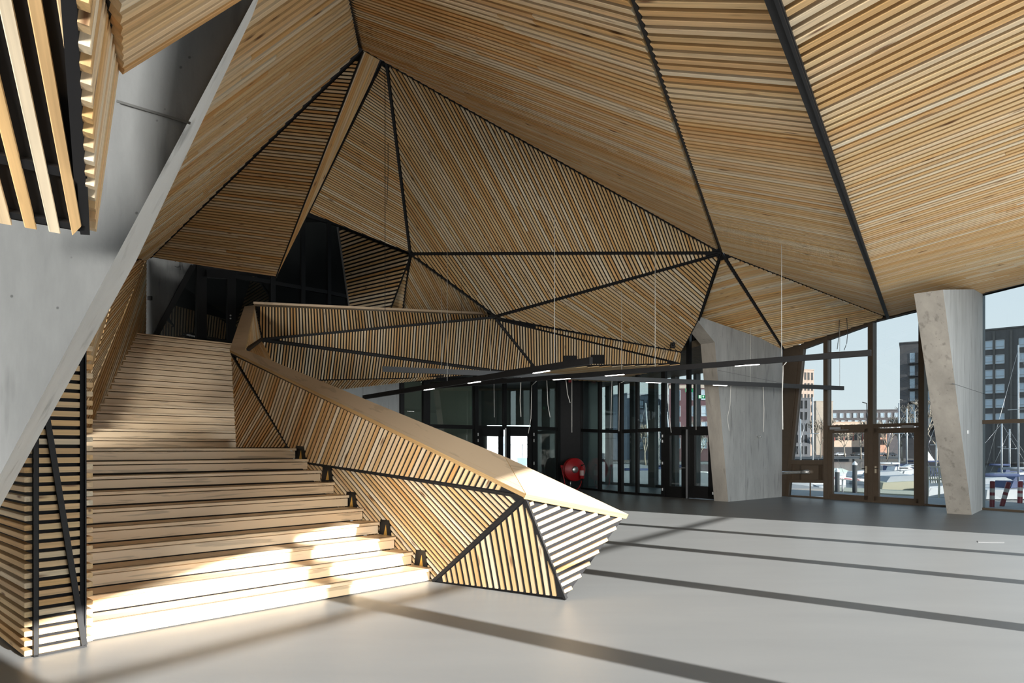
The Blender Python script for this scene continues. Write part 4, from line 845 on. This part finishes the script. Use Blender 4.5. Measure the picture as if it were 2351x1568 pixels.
# ================================================================== OUTSIDE
FO = -FN                                                     # out of the hall
def f1(t, out=0.0, z=0.0): return F1O + F1D * t + FO * out + V((0, 0, z))
def paving_mat():
    m, n, l, b = nodes('quay_paving'); b.inputs['Roughness'].default_value = .7
    t = n.new('ShaderNodeTexCoord'); mp = n.new('ShaderNodeMapping'); mp.inputs['Rotation'].default_value = (0, 0, .99); l.new(t.outputs['Object'], mp.inputs[0])
    br = n.new('ShaderNodeTexBrick'); br.inputs['Scale'].default_value = 1.0; br.inputs['Brick Width'].default_value = .9; br.inputs['Row Height'].default_value = .22; br.inputs['Mortar Size'].default_value = .012
    br.inputs['Color1'].default_value = (.26, .275, .28, 1); br.inputs['Color2'].default_value = (.31, .325, .33, 1); br.inputs['Mortar'].default_value = (.16, .16, .16, 1)
    l.new(mp.outputs[0], br.inputs['Vector']); l.new(br.outputs['Color'], b.inputs['Base Color']); return m
mb = MB(); mb.prism([f1(-15, .15, -.04), f1(26, .15, -.04), f1(26, 4.0, -.04), f1(-15, 4.0, -.04)], V((0, 0, -2.6)))
mb.build('pavement', paving_mat(), kind='structure', label='narrow grey plank paved quay outside the glass front')
mb = MB(); mb.prism([V((30, 6, -.04)), V((4.4, -1.4, -.06)), V((-.4, -7.6, -.06)), V((-17, -7.9, -.06)), V((-17, -40, -.06)), V((80, -40, -.06)), V((80, 6, -.06))], V((0, 0, -2)))
mb.build('pavement', plain('plaza_paving', (.34, .34, .33), .8), kind='structure', label='open plaza on the sunny side of the hall')
def water_mat():
    m, n, l, b = nodes('harbour_water'); b.inputs['Base Color'].default_value = (.03, .045, .055, 1); b.inputs['Roughness'].default_value = .12
    t = n.new('ShaderNodeTexCoord'); no = n.new('ShaderNodeTexNoise'); no.inputs['Scale'].default_value = 1.2; no.inputs['Detail'].default_value = 4; l.new(t.outputs['Object'], no.inputs[0])
    bp = n.new('ShaderNodeBump'); bp.inputs['Strength'].default_value = .5; bp.inputs['Distance'].default_value = .2; l.new(no.outputs['Fac'], bp.inputs['Height']); l.new(bp.outputs[0], b.inputs['Normal']); return m
WZ = -2.2
mb = MB(); mb.prism([V((-120, 33, WZ)), V((4, 33.2, WZ)), f1(-3, 3.9, WZ), f1(26, 3.9, WZ), V((120, -20, WZ)), V((420, 190, WZ)), V((-120, 190, WZ))], V((0, 0, -.5)))
mb.build('water', water_mat(), kind='structure', label='dark harbour water between the two quays')
QZ = -1.5
mb = MB(); mb.box((150, 300, QZ - 1), (700, 220, 2)); mb.build('ground', plain('far_quay', (.10, .10, .10), .9), kind='structure', label='far quay across the harbour')
def windows(parent, o0, e, nrm, cells, mf, mg, rec=.18):
    """each window: a frame part with its own glass pane"""
    for (a, z0, w_, h_) in cells:
        c0 = o0 + e * a + Z * z0; fr = MB(); t_ = min(w_, h_) * .09
        for p, q, ww, hh in ((c0, c0 + e * w_, .1, t_), (c0 + Z * h_, c0 + e * w_ + Z * h_, .1, t_), (c0 + Z * h_ * .3, c0 + e * w_ + Z * h_ * .3, .1, t_ * .7)): fr.bar(p + nrm * .05, q + nrm * .05, .2, hh)
        for q in (c0, c0 + e * w_): fr.bar(q + nrm * .05, q + nrm * .05 + Z * h_, t_, .2, up=nrm)
        f_ = fr.build('window', mf, parent)
        MB().prism([c0 + nrm * .04, c0 + e * w_ + nrm * .04, c0 + e * w_ + Z * h_ + nrm * .04, c0 + Z * h_ + nrm * .04], -nrm * .05).build('pane', mg, f_)
def block(name, label, u0, Y0, e, length, vtop, depth, mat, base=QZ, group=None, cat='building'):
    """rectangular block: near-left corner on column u0 at depth Y0, front runs along e"""
    o0 = at(u0, HY, Y0); o0.z = base; e = V(e).normalized(); nrm = V((e.y, -e.x, 0)); H_ = EYE + (HY - vtop) / FPX * Y0 - base
    r = empty(name, o0 + e * length / 2, label, cat, group)
    mb = MB(); mb.prism([o0, o0 + e * length, o0 + e * length - nrm * depth, o0 - nrm * depth], Z * H_); mb.build('wall', mat, r)
    mb = MB(); q = [o0 + nrm * .2 - e * .2, o0 + e * (length + .2) + nrm * .2, o0 + e * (length + .2) - nrm * (depth + .2), o0 - nrm * (depth + .2) - e * .2]; mb.prism([p + Z * H_ for p in q], Z * .35); mb.build('parapet', mat, r)
    return r, o0, e, nrm, H_
M_WINF = plain('far_window_frame', (.05, .05, .055), .5); M_WINW = plain('far_window_white', (.55, .56, .57), .5)
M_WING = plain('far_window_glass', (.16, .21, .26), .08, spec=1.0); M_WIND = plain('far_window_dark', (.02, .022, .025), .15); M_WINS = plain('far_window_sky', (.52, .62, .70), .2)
def brickm(name, c): return plain(name, c, .85, var=.12, scale=1.5)
# right hand dark block
r, o, e, nm, H_ = block('office_building', 'dark brick building with white framed square windows behind the bollards', 2236, 152, (.76, -.65, 0), 60, 762, 25, brickm('dark_brick', (.105, .10, .098)))
cells = []
for c in (2.0, 4.1, 8.3, 10.5, 14.8, 17.0, 21, 23.2):
    for v_ in range(6): cells.append((c * 1.0, H_ - 4.0 - v_ * 3.35 - .4, 1.55, 1.95))
windows(r, o, e, nm, cells, M_WINW, M_WINS)
mb = MB()
for c in (1.2, 3.75, 6.9, 10.0, 12.8, 16.5, 19.4): mb.bar(o + e * c + nm * .15, o + e * c + nm * .15 + Z * (H_ - .5), .45, .3, up=nm)
mb.build('pilasters', brickm('dark_brick_pier', (.135, .125, .115)), r, kind='stuff')
# tower with loggias
r, o, e, nm, H_ = block('apartment_tower', 'grey brick tower with stacked glazed balconies behind the bare tree', 2066, 200, (.85, -.52, 0), 30, 789, 16, brickm('grey_brick', (.15, .14, .14)))
for i in range(6):
    z = H_ - 6.0 - i * 3.9
    MB().prism([o + e * 2.6 + nm * .06 + Z * z, o + e * 22 + nm * .06 + Z * z, o + e * 22 + nm * .06 + Z * (z + 2.9), o + e * 2.6 + nm * .06 + Z * (z + 2.9)], -nm * .05).build('pane', M_WINS, r)
    bl = MB().prism([o + e * 2.2 + Z * (z - .4), o + e * 19.5 + Z * (z - .4), o + e * 19.5 + nm * 1.1 + Z * (z - .4), o + e * 2.2 + nm * 1.1 + Z * (z - .4)], Z * .3).build('balcony', M_WINF, r)
    mb = MB(); mb.bar(o + e * 2.2 + nm * 1.1 + Z * (z + .9), o + e * 19.5 + nm * 1.1 + Z * (z + .9), .06, .06)
    for k in range(36): p = o + e * (2.2 + k * .49) + nm * 1.1; mb.bar(p + Z * (z - .1), p + Z * (z + .9), .035, .035)
    mb.build('railing', M_WINF, bl, kind='stuff')
    for a in (4.4, 8.6, 12.8): mb = MB(); mb.bar(o + e * a + nm * .1 + Z * z, o + e * a + nm * .1 + Z * (z + 2.9), 1.0, .12, up=nm); mb.build('pier', M_WINF, r)
# beige brick tower, left
r, o, e, nm, H_ = block('brick_tower', 'sunlit beige brick tower with narrow slit windows beside the bronze panel', 1812, 265, (.96, .28, 0), 12, 848, 14, brickm('beige_brick', (.50, .38, .31)))
cells = [(a, H_ - 4 - k * 4.4, .75, 3.0) for a in (2.4, 5.6, 7.4, 9.0, 10.7) for k in range(7)]; windows(r, o, e, nm, cells, M_WINF, M_WIND)
r, o, e, nm, H_ = block('office_building', 'grey slab building with slit windows in front of the beige brick tower', 1790, 240, (1, .06, 0), 11.6, 915, 10, brickm('grey_panel', (.15, .155, .17)))
cells = [(a, H_ - 3.6 - k * 4.2, .7, 2.9) for a in (6.2, 7.9, 9.6) for k in range(5)]; windows(r, o, e, nm, cells, M_WINF, M_WIND)
r, o, e, nm, H_ = block('office_building', 'low beige building between the brick tower and the long apartment row', 1874, 300, (1, .1, 0), 8, 922, 10, brickm('sand_brick', (.42, .36, .30)))
# long apartment row
r, o, e, nm, H_ = block('apartment_row', 'long dark apartment row with pale bay windows under a pale sky', 1906, 330, (.98, -.19, 0), 36, 943, 14, brickm('plum_brick', (.15, .135, .14)))
cells = []
for k in range(11):
    for z in (H_ - 3.6, H_ - 7.2, H_ - 10.8): cells.append((1.2 + k * 3.15 + (z * .3) % .9, z, 1.7, 2.3))
windows(r, o, e, nm, cells, M_WINW, M_WINS)
# orange fronted building
r, o, e, nm, H_ = block('harbour_building', 'sunlit cream and orange fronted building with dark window strips behind parked cars', 1904, 275, (.995, -.1, 0), 17.4, 970, 10, brickm('cream_front', (.80, .60, .46)))
cells = []
for k in range(9):
    for z in (H_ - 3.6, H_ - 7.4): cells.append((.7 + k * 1.88, z, .95, 2.6))
windows(r, o, e, nm, cells, M_WINF, M_WIND)
for k in range(4): MB().box(o + e * (2.1 + 3.76 * k) + nm * .08 + Z * (H_ - 4.4), (.35, .12, 6.6)).build('red_panel', plain('red_panel', (.35, .06, .05), .6), r)
MB().prism([o + nm * .1, o + e * 17.4 + nm * .1, o + e * 17.4 + nm * .1 + Z * 3.6, o + nm * .1 + Z * 3.6], -nm * .1).build('plinth', M_WINF, r)
r, o, e, nm, H_ = block('harbour_building', 'small orange fronted building beside the dark quay trees', 2019, 268, (.995, -.1, 0), 2.9, 984, 8, brickm('orange_front', (.72, .40, .28)))
windows(r, o, e, nm, [(.4 + k * .85, H_ - 3.6 - j * 3, .45, 2.2) for k in range(3) for j in range(2)], M_WINF, M_WIND)
# seen through the lobby
r, o, e, nm, H_ = block('apartment_building', 'maroon building with tall pale windows seen through the lobby fanlight', 1536, 160, (.97, -.24, 0), 16, 884, 10, brickm('maroon_brick', (.16, .085, .095)))
windows(r, o, e, nm, [(1.4 + k * 3.1, H_ - 3.8 - j * 3.9, 1.3, 2.5) for k in range(5) for j in range(4)], M_WINW, M_WINS)
MB().prism([o + nm * .1 + Z * (H_ - .9), o + e * 16 + nm * .1 + Z * (H_ - .9), o + e * 16 + nm * .1 + Z * (H_ + .4), o + nm * .1 + Z * (H_ + .4)], -nm * .1).build('cornice', brickm('cream_band', (.6, .5, .42)), r)
r, o, e, nm, H_ = block('apartment_building', 'slate blue building seen through the narrow lobby screen', 1440, 170, (.9, .43, 0), 14, 905, 10, brickm('slate_brick', (.26, .29, .34)))
windows(r, o, e, nm, [(1.2 + k * 2.6, H_ - 3.6 - j * 3.6, 1.4, 2.2) for k in range(5) for j in range(4)], M_WINF, M_WINS)
# white tent pavilion seen through the lobby doors
c = at(1190, 1029, 60); c.z = -.5
tn = empty('white_pavilion', c, 'white domed tent pavilion seen through the right lobby door', 'tent'); M_TENT = plain('white_canvas', (.78, .80, .80), .7)
MB().lathe(c, [(1.75, 0), (1.75, 2.6)], Z, 24).build('tent_wall', M_TENT, tn); MB().lathe(c + Z * 2.6, [(1.9, -.15), (1.9, .0), (1.5, .55), (.9, 1.0), (.35, 1.22), (0, 1.25)], Z, 24).build('tent_roof', M_TENT, tn)
for k in range(8): a_ = k * math.pi / 4 + .2; MB().tube([c + V((math.cos(a_) * 1.77, math.sin(a_) * 1.77, 0)), c + V((math.cos(a_) * 1.77, math.sin(a_) * 1.77, 2.6))], .04, 5).build('pole', M_GREYM, tn)
MB().box(c + V((.4, -1.78, .9)), (.9, .06, .7)).build('pane', M_WING, tn)
c = at(1122, 1029, 55); c.z = -.5
sh = empty('white_boat_shed', c, 'tall white shed seen through the left lobby door', 'shed'); MB().box(c + Z * 2.3, (1.6, 3, 4.6)).build('wall', M_TENT, sh); MB().box(c + Z * 4.65, (1.8, 3.2, .12)).build('roof', M_GREYM, sh); MB().box(c + V((.3, -1.52, .7)), (.6, .05, 1.2)).build('door', M_WINF, sh)
mb = MB(); mb.box((-3.5, 60, -.8), (40, 52, .6)); mb.build('ground', plain('rear_yard', (.3, .3, .3), .9), kind='structure', label='paved yard behind the lobby')
# ---- bare trees
M_BARK = plain('bare_branch', (.42, .36, .29), .9)
def tree(u, Y, h_, base, label, seed, spread=.55, lv=5, r0=.16):
    rnd = random.Random(seed); p0 = at(u, HY, Y); p0.z = base
    t = empty('bare_tree', p0, label, 'tree', 'leafless trees by the harbour')
    tk = MB(); br = MB()
    def grow(p, d, L_, r, k):
        q = p + d * L_ * .5 + V((rnd.uniform(-.06, .06), rnd.uniform(-.06, .06), 0)) * L_; q2 = q + (d + Z * .08).normalized() * L_ * .5
        (tk if k == lv else br).tube([p, q, q2], r, 6 if k >= lv - 1 else 3, r2=r * .62)
        if k == 0: return
        for i in range(rnd.choice((3, 3, 4))):
            a_ = rnd.uniform(0, 6.28); s = rnd.uniform(.5, 1.0) * spread
            nd = (d + V((math.cos(a_) * s, math.sin(a_) * s, rnd.uniform(-.1, .35)))).normalized(); grow(q2.lerp(q, rnd.uniform(0, .5)), nd, L_ * rnd.uniform(.62, .84), max(r * .58, .040 * Y / 120), k - 1)
    grow(p0, Z.copy(), h_ * .30, r0, lv)
    tk.build('trunk', M_BARK, t); br.build('branches', M_BARK, t, kind='stuff')
tree(2118, 118, 14.5, QZ, 'large bare tree in front of the balcony tower, behind the door frame', 3, .75, 5, .3)
tree(2150, 135, 14.5, QZ, 'bare tree half hidden by the leaning concrete column', 11, .7, 5, .28)
tree(1884, 210, 14.0, QZ, 'bare tree before the low beige building, left of the doors', 5, .6, 5, .22)
tree(1940, 235, 13.0, QZ, 'bare tree in front of the cream building, above the white car', 8, .7, 5, .25)
tree(1976, 190, 13.0, QZ, 'bare tree in front of the cream building, beside the street lamp', 9, .7, 5, .25)
tree(2036, 185, 13.0, QZ, 'bare tree beside the small orange building', 15, .7, 5, .25)
tree(2072, 160, 12.0, QZ, 'bare tree at the foot of the balcony tower', 21, .7, 5, .25)
tree(1482, 120, 8.5, QZ, 'bare tree seen through the narrow lobby screen', 31, .6, 5, .18)
tree(1606, 120, 8.5, QZ, 'bare tree seen through the lobby fanlight', 33, .6, 5, .18)
# ---- cars on the far quay
M_CARG = plain('car_glass', (.03, .035, .04), .1); M_TYRE = plain('tyre', (.015, .015, .015), .8)
def car(u, Y, col, label, rz=0.0):
    p = at(u, HY, Y); p.z = QZ; r = empty('car', p, label, 'car', 'cars parked along the far quay'); m = plain('car_paint', col, .25, .3); Rm = Matrix.Rotation(rz, 3, 'Z')
    def X(pts): return [p + Rm @ V(q) for q in pts]
    side = [(-2.1, .35), (-2.1, .75), (-1.95, .9), (-1.2, .98), (-.6, 1.42), (.9, 1.45), (1.6, 1.0), (2.05, .92), (2.12, .6), (2.1, .35)]
    MB().prism(X([(x, -.85, z) for x, z in side]), Rm @ V((0, 1.7, 0))).build('body', m, r)
    for q in ([(-1.05, .98), (-.58, 1.34), (.1, 1.37), (.1, .98)], [(.18, .98), (.18, 1.37), (.85, 1.38), (1.35, 1.0)]): MB().prism(X([(x, -.86, z) for x, z in q]), Rm @ V((0, 1.72, 0))).build('window', M_CARG, r)
    for x in (-1.35, 1.3):
        for y in (-.8, .8): MB().lathe(p + Rm @ V((x, y, .32)), [(0, -.1), (.32, -.1), (.32, .1), (0, .1)], Rm @ V((0, 1, 0)), 14).build('wheel', M_TYRE, r)
car(1928, 262, (.75, .76, .78), 'white car parked left of the door frame'); car(1966, 262, (.04, .045, .05), 'dark car parked right of the white car'); car(1984, 255, (.55, .57, .6), 'silver car half hidden by the door frame')
car(2024, 258, (.6, .62, .65), 'pale car seen at the left edge of the right door'); car(2044, 255, (.05, .06, .08), 'dark blue car seen through the right door'); car(2144, 205, (.45, .49, .55), 'grey blue hatchback beside the leaning column')
# ---- sailing boats
M_HULL = plain('white_gelcoat', (.58, .60, .62), .3); M_HULLB = plain('blue_cover', (.025, .045, .12), .7); M_HULLG = plain('grey_cover', (.30, .33, .36), .8); M_MAST = plain('alloy_mast', (.55, .57, .58), .35, .3); M_SAIL = plain('sail_cloth', (.78, .78, .76), .8); M_BEIGE = plain('beige_hull', (.42, .41, .31), .6)
def boat(um, Y, vtop, rz, Lh, label, hull=None, cover=None, boom=True, sail=False, lean=0.0, red=False, jrc=False):
    p = at(um, HY, Y); p.z = WZ; Rm = Matrix.Rotation(rz, 3, 'Z'); r = empty('sailing_boat', p, label, 'boat', 'boats moored in the harbour')
    hull = hull or M_HULL; W_ = Lh * .30; mb = MB(); secs = []
    for i in range(9):
        f = i / 8; x = (f - .42) * Lh; wv = W_ / 2 * max(.03, (1 - abs(2 * (f - .4)) ** 2.6 * .9) if f < .4 else math.cos((f - .4) / .6 * math.pi / 2) ** .75); zt = .75 + .35 * f * f
        secs.append([(x, -wv, zt), (x, -wv * .85, .05), (x, 0, -.25), (x, wv * .85, .05), (x, wv, zt), (x, 0, zt + .06)])
    vs = [p + Rm @ V(q) for s in secs for q in s]; fs = [[i * 6 + j, i * 6 + (j + 1) % 6, i * 6 + 6 + (j + 1) % 6, i * 6 + 6 + j] for i in range(8) for j in range(6)] + [list(range(6)), [48 + j for j in range(6)][::-1]]
    mb.quadmesh(vs, fs).build('hull', hull, r)
    ck = [(-.18 * Lh, .85), (-.15 * Lh, 1.35), (.12 * Lh, 1.3), (.22 * Lh, .95)]; MB().prism([p + Rm @ V((x, -W_ * .26, z)) for x, z in ck], Rm @ V((0, W_ * .52, 0))).build('cabin', cover or M_HULL, r)
    MB().prism([p + Rm @ V((x, -W_ * .265, z)) for x, z in ((-.08 * Lh, 1.05), (-.08 * Lh, 1.25), (.1 * Lh, 1.2), (.1 * Lh, 1.05))], Rm @ V((0, W_ * .53, 0))).build('cabin_window', M_CARG, r)
    Hm = EYE + (HY - vtop) / FPX * Y - WZ; top = p + Rm @ V((.08 * Lh, 0, 0)); foot = top + Z * .8; top = top + Z * Hm + V((lean * Hm, 0, 0))
    q = foot.lerp(top, .0); off = at(um, HY, Y); dx = V((off.x - foot.x, off.y - foot.y, 0)); foot += dx; top += dx
    mr = .014 / 10 * Y * .75; MB().tube([foot, top], mr * 1.3, 8, r2=mr).build('mast', M_MAST, r)
    if red: MB().tube([foot.lerp(top, .9), foot.lerp(top, .96)], mr * 1.35, 8).build('mast_band', M_RED, r)
    sp_ = foot.lerp(top, .55); MB().bar(sp_ - Rm @ V((0, .8, 0)), sp_ + Rm @ V((0, .8, 0)), mr, mr).build('spreader', M_MAST, r)
    for a in ((.56 * Lh, 0, 1.0), (-.40 * Lh, 0, .9)): MB().tube([p + Rm @ V(a), foot.lerp(top, .97)], mr * .28, 4).build('stay', M_GREYM, r)
    if boom:
        b0 = foot + Z * .95; b1 = b0 + Rm @ V((-.42 * Lh, 0, .05)); MB().tube([b0, b1], .13, 8).build('boom_cover', cover or M_HULLB, r)
    if sail:
        a, b, c = foot + Z * 1.0, foot.lerp(top, .62), foot + Z * .9 + Rm @ V((-.38 * Lh, 0, 0)); MB().prism([a, b, c], Rm @ V((0, .03, 0))).build('sail', M_SAIL, r)
    return r
boat(1866, 66, 912, .35, 7.5, 'white sailing boat with tall mast left of the doors', cover=M_HULLG)
boat(1838, 78, 962, 2.8, 6.5, 'small sailing boat beside the bronze panel', cover=M_HULLG)
boat(2064, 88, 925, .3, 8.5, 'white sailing boat with tall mast behind the right door', cover=M_HULL)
boat(2082, 104, 938, 2.9, 8, 'sailing boat with blue boom cover behind the right door', cover=M_HULLB)
boat(2100, 100, 944, 3.05, 8, 'blue covered boat with its white mainsail half hoisted', hull=M_HULLB, sail=True)
boat(2148, 70, 962, .2, 6, 'sailing boat with a red banded leaning mast beside the column', lean=.03, red=True, cover=M_HULLB)
boat(2338, 49.5, 792, .25, 9, 'large sailing boat with thick grey mast behind the bollards', cover=M_HULLB)
boat(2300, 66, 968, 2.9, 7, 'grey covered sailing boat behind the leftmost bollard', cover=M_HULLG)
boat(2318, 80, 985, .2, 7, 'low white sailing boat with slim mast behind the middle bollard', cover=M_HULLB)
boat(1494, 62, 925, .3, 6.5, 'sailing boat with leaning mast seen through the narrow lobby screen', lean=-.06)
boat(1512, 75, 930, 2.9, 6.5, 'sailing boat seen between the lobby mullions', cover=M_HULLB)
boat(1548, 66, 945, .3, 6.5, 'sailing boat seen behind the lobby doors', lean=-.1)
boat(1606, 70, 960, .3, 6, 'small sailing boat seen through the right lobby door', lean=-.06)
def motorboat(u, Y, rz, Lh, label, hull, top):
    p = at(u, HY, Y); p.z = WZ; Rm = Matrix.Rotation(rz, 3, 'Z'); r = empty('motor_boat', p, label, 'boat', 'boats moored in the harbour'); mb = MB(); W_ = Lh * .34; secs = []
    for i in range(7):
        f = i / 6; x = (f - .5) * Lh; wv = W_ / 2 * (1 if f < .5 else max(.04, math.cos((f - .5) * math.pi) ** .7)); zt = .7 + .25 * f
        secs.append([(x, -wv, zt), (x, -wv * .8, 0), (x, wv * .8, 0), (x, wv, zt), (x, 0, zt + .1)])
    vs = [p + Rm @ V(q) for s in secs for q in s]; mb.quadmesh(vs, [[i * 5 + j, i * 5 + (j + 1) % 5, i * 5 + 5 + (j + 1) % 5, i * 5 + 5 + j] for i in range(6) for j in range(5)] + [list(range(5)), [30 + j for j in range(5)][::-1]]).build('hull', hull, r)
    MB().prism([p + Rm @ V((x, -W_ * .36, z)) for x, z in ((-.42 * Lh, .75), (-.36 * Lh, 1.25), (.05 * Lh, 1.35), (.26 * Lh, .9))], Rm @ V((0, W_ * .72, 0))).build('cover', top, r); return r
motorboat(1922, 80, .1, 5.5, 'white motor boat under a pale cover behind the left door', M_HULL, plain('pale_cover', (.45, .52, .50), .8)); motorboat(1980, 72, .15, 4.0, 'white dinghy with white cover at the left door handle', M_HULL, M_HULL)
motorboat(2040, 70, .2, 6.5, 'grey covered boat low in the right door', M_HULL, M_HULLG); motorboat(2086, 60, .1, 6.5, 'beige hulled boat at the pontoon in the right door', M_BEIGE, M_HULLG); motorboat(2158, 51, 0, 2.4, 'white dinghy in front of the picket fence', M_HULL, M_HULL)
motorboat(2283, 56, .2, 6, 'pale boat under a grey blue cover behind the bollards', plain('blue_grey_hull', (.26, .31, .36), .4), M_HULLG); motorboat(2372, 60, .1, 7, 'pale grey boat with blue cover behind the rightmost bollard', plain('grey_hull', (.34, .37, .40), .4), M_HULLB); motorboat(1500, 50, .2, 6, 'white boat hull low behind the lobby screen', M_HULL, M_HULLB); motorboat(1835, 50, .1, 4.5, 'dark covered boat under the bronze box', M_HULLG, M_HULLG)
# pale boom with red stripes and letters
a, b = at(1860, 1092, 50), at(1984, 1102.5, 50); bo = empty('sponsor_boom', (a + b) / 2, 'long white boom with red stripes and red letters across the left door', 'boom')
rr = .11; MB().tube([a, b], rr, 12).build('spar', M_HULL, bo); MB().lathe(b, [(rr, 0), (rr * .6, .08), (0, .1)], (b - a).normalized(), 10).build('end_cap', M_HULL, bo)
dv = (b - a); mb = MB(); M_STRIPE = plain('stripe_red', (.38, .03, .05), .5)
for f0, f1_ in ((.40, .49), (.52, .53), (.55, .56), (.58, .59), (.62, .76)): mb.bar(a + dv * f0 + V((0, -rr, 0)), a + dv * f1_ + V((0, -rr, 0)), .012, .07)
mb.build('stripe', M_STRIPE, bo, kind='stuff')
tx = bpy.data.curves.new('lettering', 'FONT'); tx.body = 'JRC'; tx.size = .24; tx.extrude = .004; tx.align_x = 'CENTER'; tx.align_y = 'CENTER'
to = bpy.data.objects.new('lettering', tx); COL.objects.link(to); tx.materials.append(M_STRIPE); to.parent = bo; to.location = (a + dv * .88 + V((0, -rr - .012, 0))) - org(bo); to.rotation_euler = (math.pi / 2, 0, 0)
bpy.context.view_layer.update(); me_ = bpy.data.meshes.new_from_object(to.evaluated_get(bpy.context.evaluated_depsgraph_get())); t2 = bpy.data.objects.new('lettering', me_); COL.objects.link(t2); t2.parent = bo; t2.location = to.location; t2.rotation_euler = to.rotation_euler; bpy.data.objects.remove(to); t2.name = 'lettering'
for f in (.35, .6, .85): p = a + dv * f; MB().tube([p - Z * rr, V((p.x, p.y, WZ - .1))], .06, 6).build('trestle', M_GREYM, bo)
# mooring posts, pontoon, picket fence, lamp, bollards
for u, v0, v1, Y, lab in ((1962.5, 1060, 1100, 48, 'dark mooring post with white pointed cap in the left door'), (1922, 1076, 1108, 46, 'short dark mooring post by the left door edge')):
    p = at(u, HY, Y); p.z = WZ - .1; t_ = at(u, v0, Y); r = empty('mooring_post', p, lab, 'post'); w_ = 5.2 / FPX * Y
    MB().tube([p, t_ - Z * .22], w_, 10).build('post', plain('tarred_timber', (.05, .055, .06), .8), r); MB().lathe(t_ - Z * .24, [(w_ * 1.08, 0), (w_ * 1.08, .1), (0, .30)], Z, 12).build('cap', M_WHITE, r)
q = [at(1895, 1112, 52), at(2122, 1112, 46.5), at(2122, 1112, 51), at(1895, 1112, 57)]
mb = MB(); mb.prism([V((p.x, p.y, -1.75)) for p in q], V((0, 0, -.35))); pn = mb.build('pontoon', M_BEIGE, label='beige floating pontoon in front of the moored boats', cat='pontoon')
a, b = at(2128, 1072, 46), at(2186, 1071, 45); fc = empty('picket_fence', V((a.x, a.y, WZ)), 'pale picket fence panel on the pontoon beside the leaning column', 'fence'); M_PICK = plain('pale_timber', (.50, .47, .38), .8)
for k in range(12): p = a.lerp(b, k / 11); MB().bar(p, p - Z * 1.15 + V((.12, 0, 0)), .07, .03, up=V((0, 1, 0))).build('picket', M_PICK, fc)
MB().bar(a, b, .05, .08).build('rail', M_PICK, fc); MB().bar(a - Z * .9, b - Z * .9, .05, .08).build('rail', M_PICK, fc)
for f in (.05, .5, .95): p = a.lerp(b, f); MB().bar(p, V((p.x, p.y + .05, WZ)), .09, .09).build('fence_post', M_PICK, fc)
b = at(1996, 1060, 75); b.z = WZ; t_ = at(1990, 926, 75); lm = empty('street_lamp', b, 'slim black street lamp above the left door', 'street lamp'); MB().tube([b, t_], .07, 8, r2=.045).build('pole', M_STEEL, lm); MB().bar(t_, at(1980, 923.5, 75), .16, .07).build('lamp_head', M_STEEL, lm)
for (ub, vb, ut, vt, lab) in ((2277.5, 1164, 2278.5, 1106, 'upright red and white striped bollard nearest the leaning column'), (2300, 1162, 2316, 1108, 'leaning red and white striped bollard between two upright ones'), (2341.5, 1155, 2342.5, 1106, 'upright red and white striped bollard at the picture edge')):
    g_ = gnd(ub, vb, -.04); t_ = at(ut, vt, g_.y); r = empty('bollard', g_, lab, 'bollard', 'striped bollards on the quay'); rr = 5.0 / FPX * g_.y; d = t_ - g_
    ax = d.normalized(); L_ = d.length
    for i, (f0, f1_) in enumerate(((0, .30), (.30, .46), (.46, .58), (.58, .74), (.74, 1.0))):
        m_ = plain('bollard_red', (.30, .02, .05), .4) if i % 2 == 0 else M_WHITE
        MB().lathe(g_, [(rr, L_ * f0), (rr, L_ * f1_)] + ([(rr * .8, L_ * 1.02), (0, L_ * 1.03)] if i == 4 else []), ax, 14).build('red_band' if i % 2 == 0 else 'white_band', m_, r)
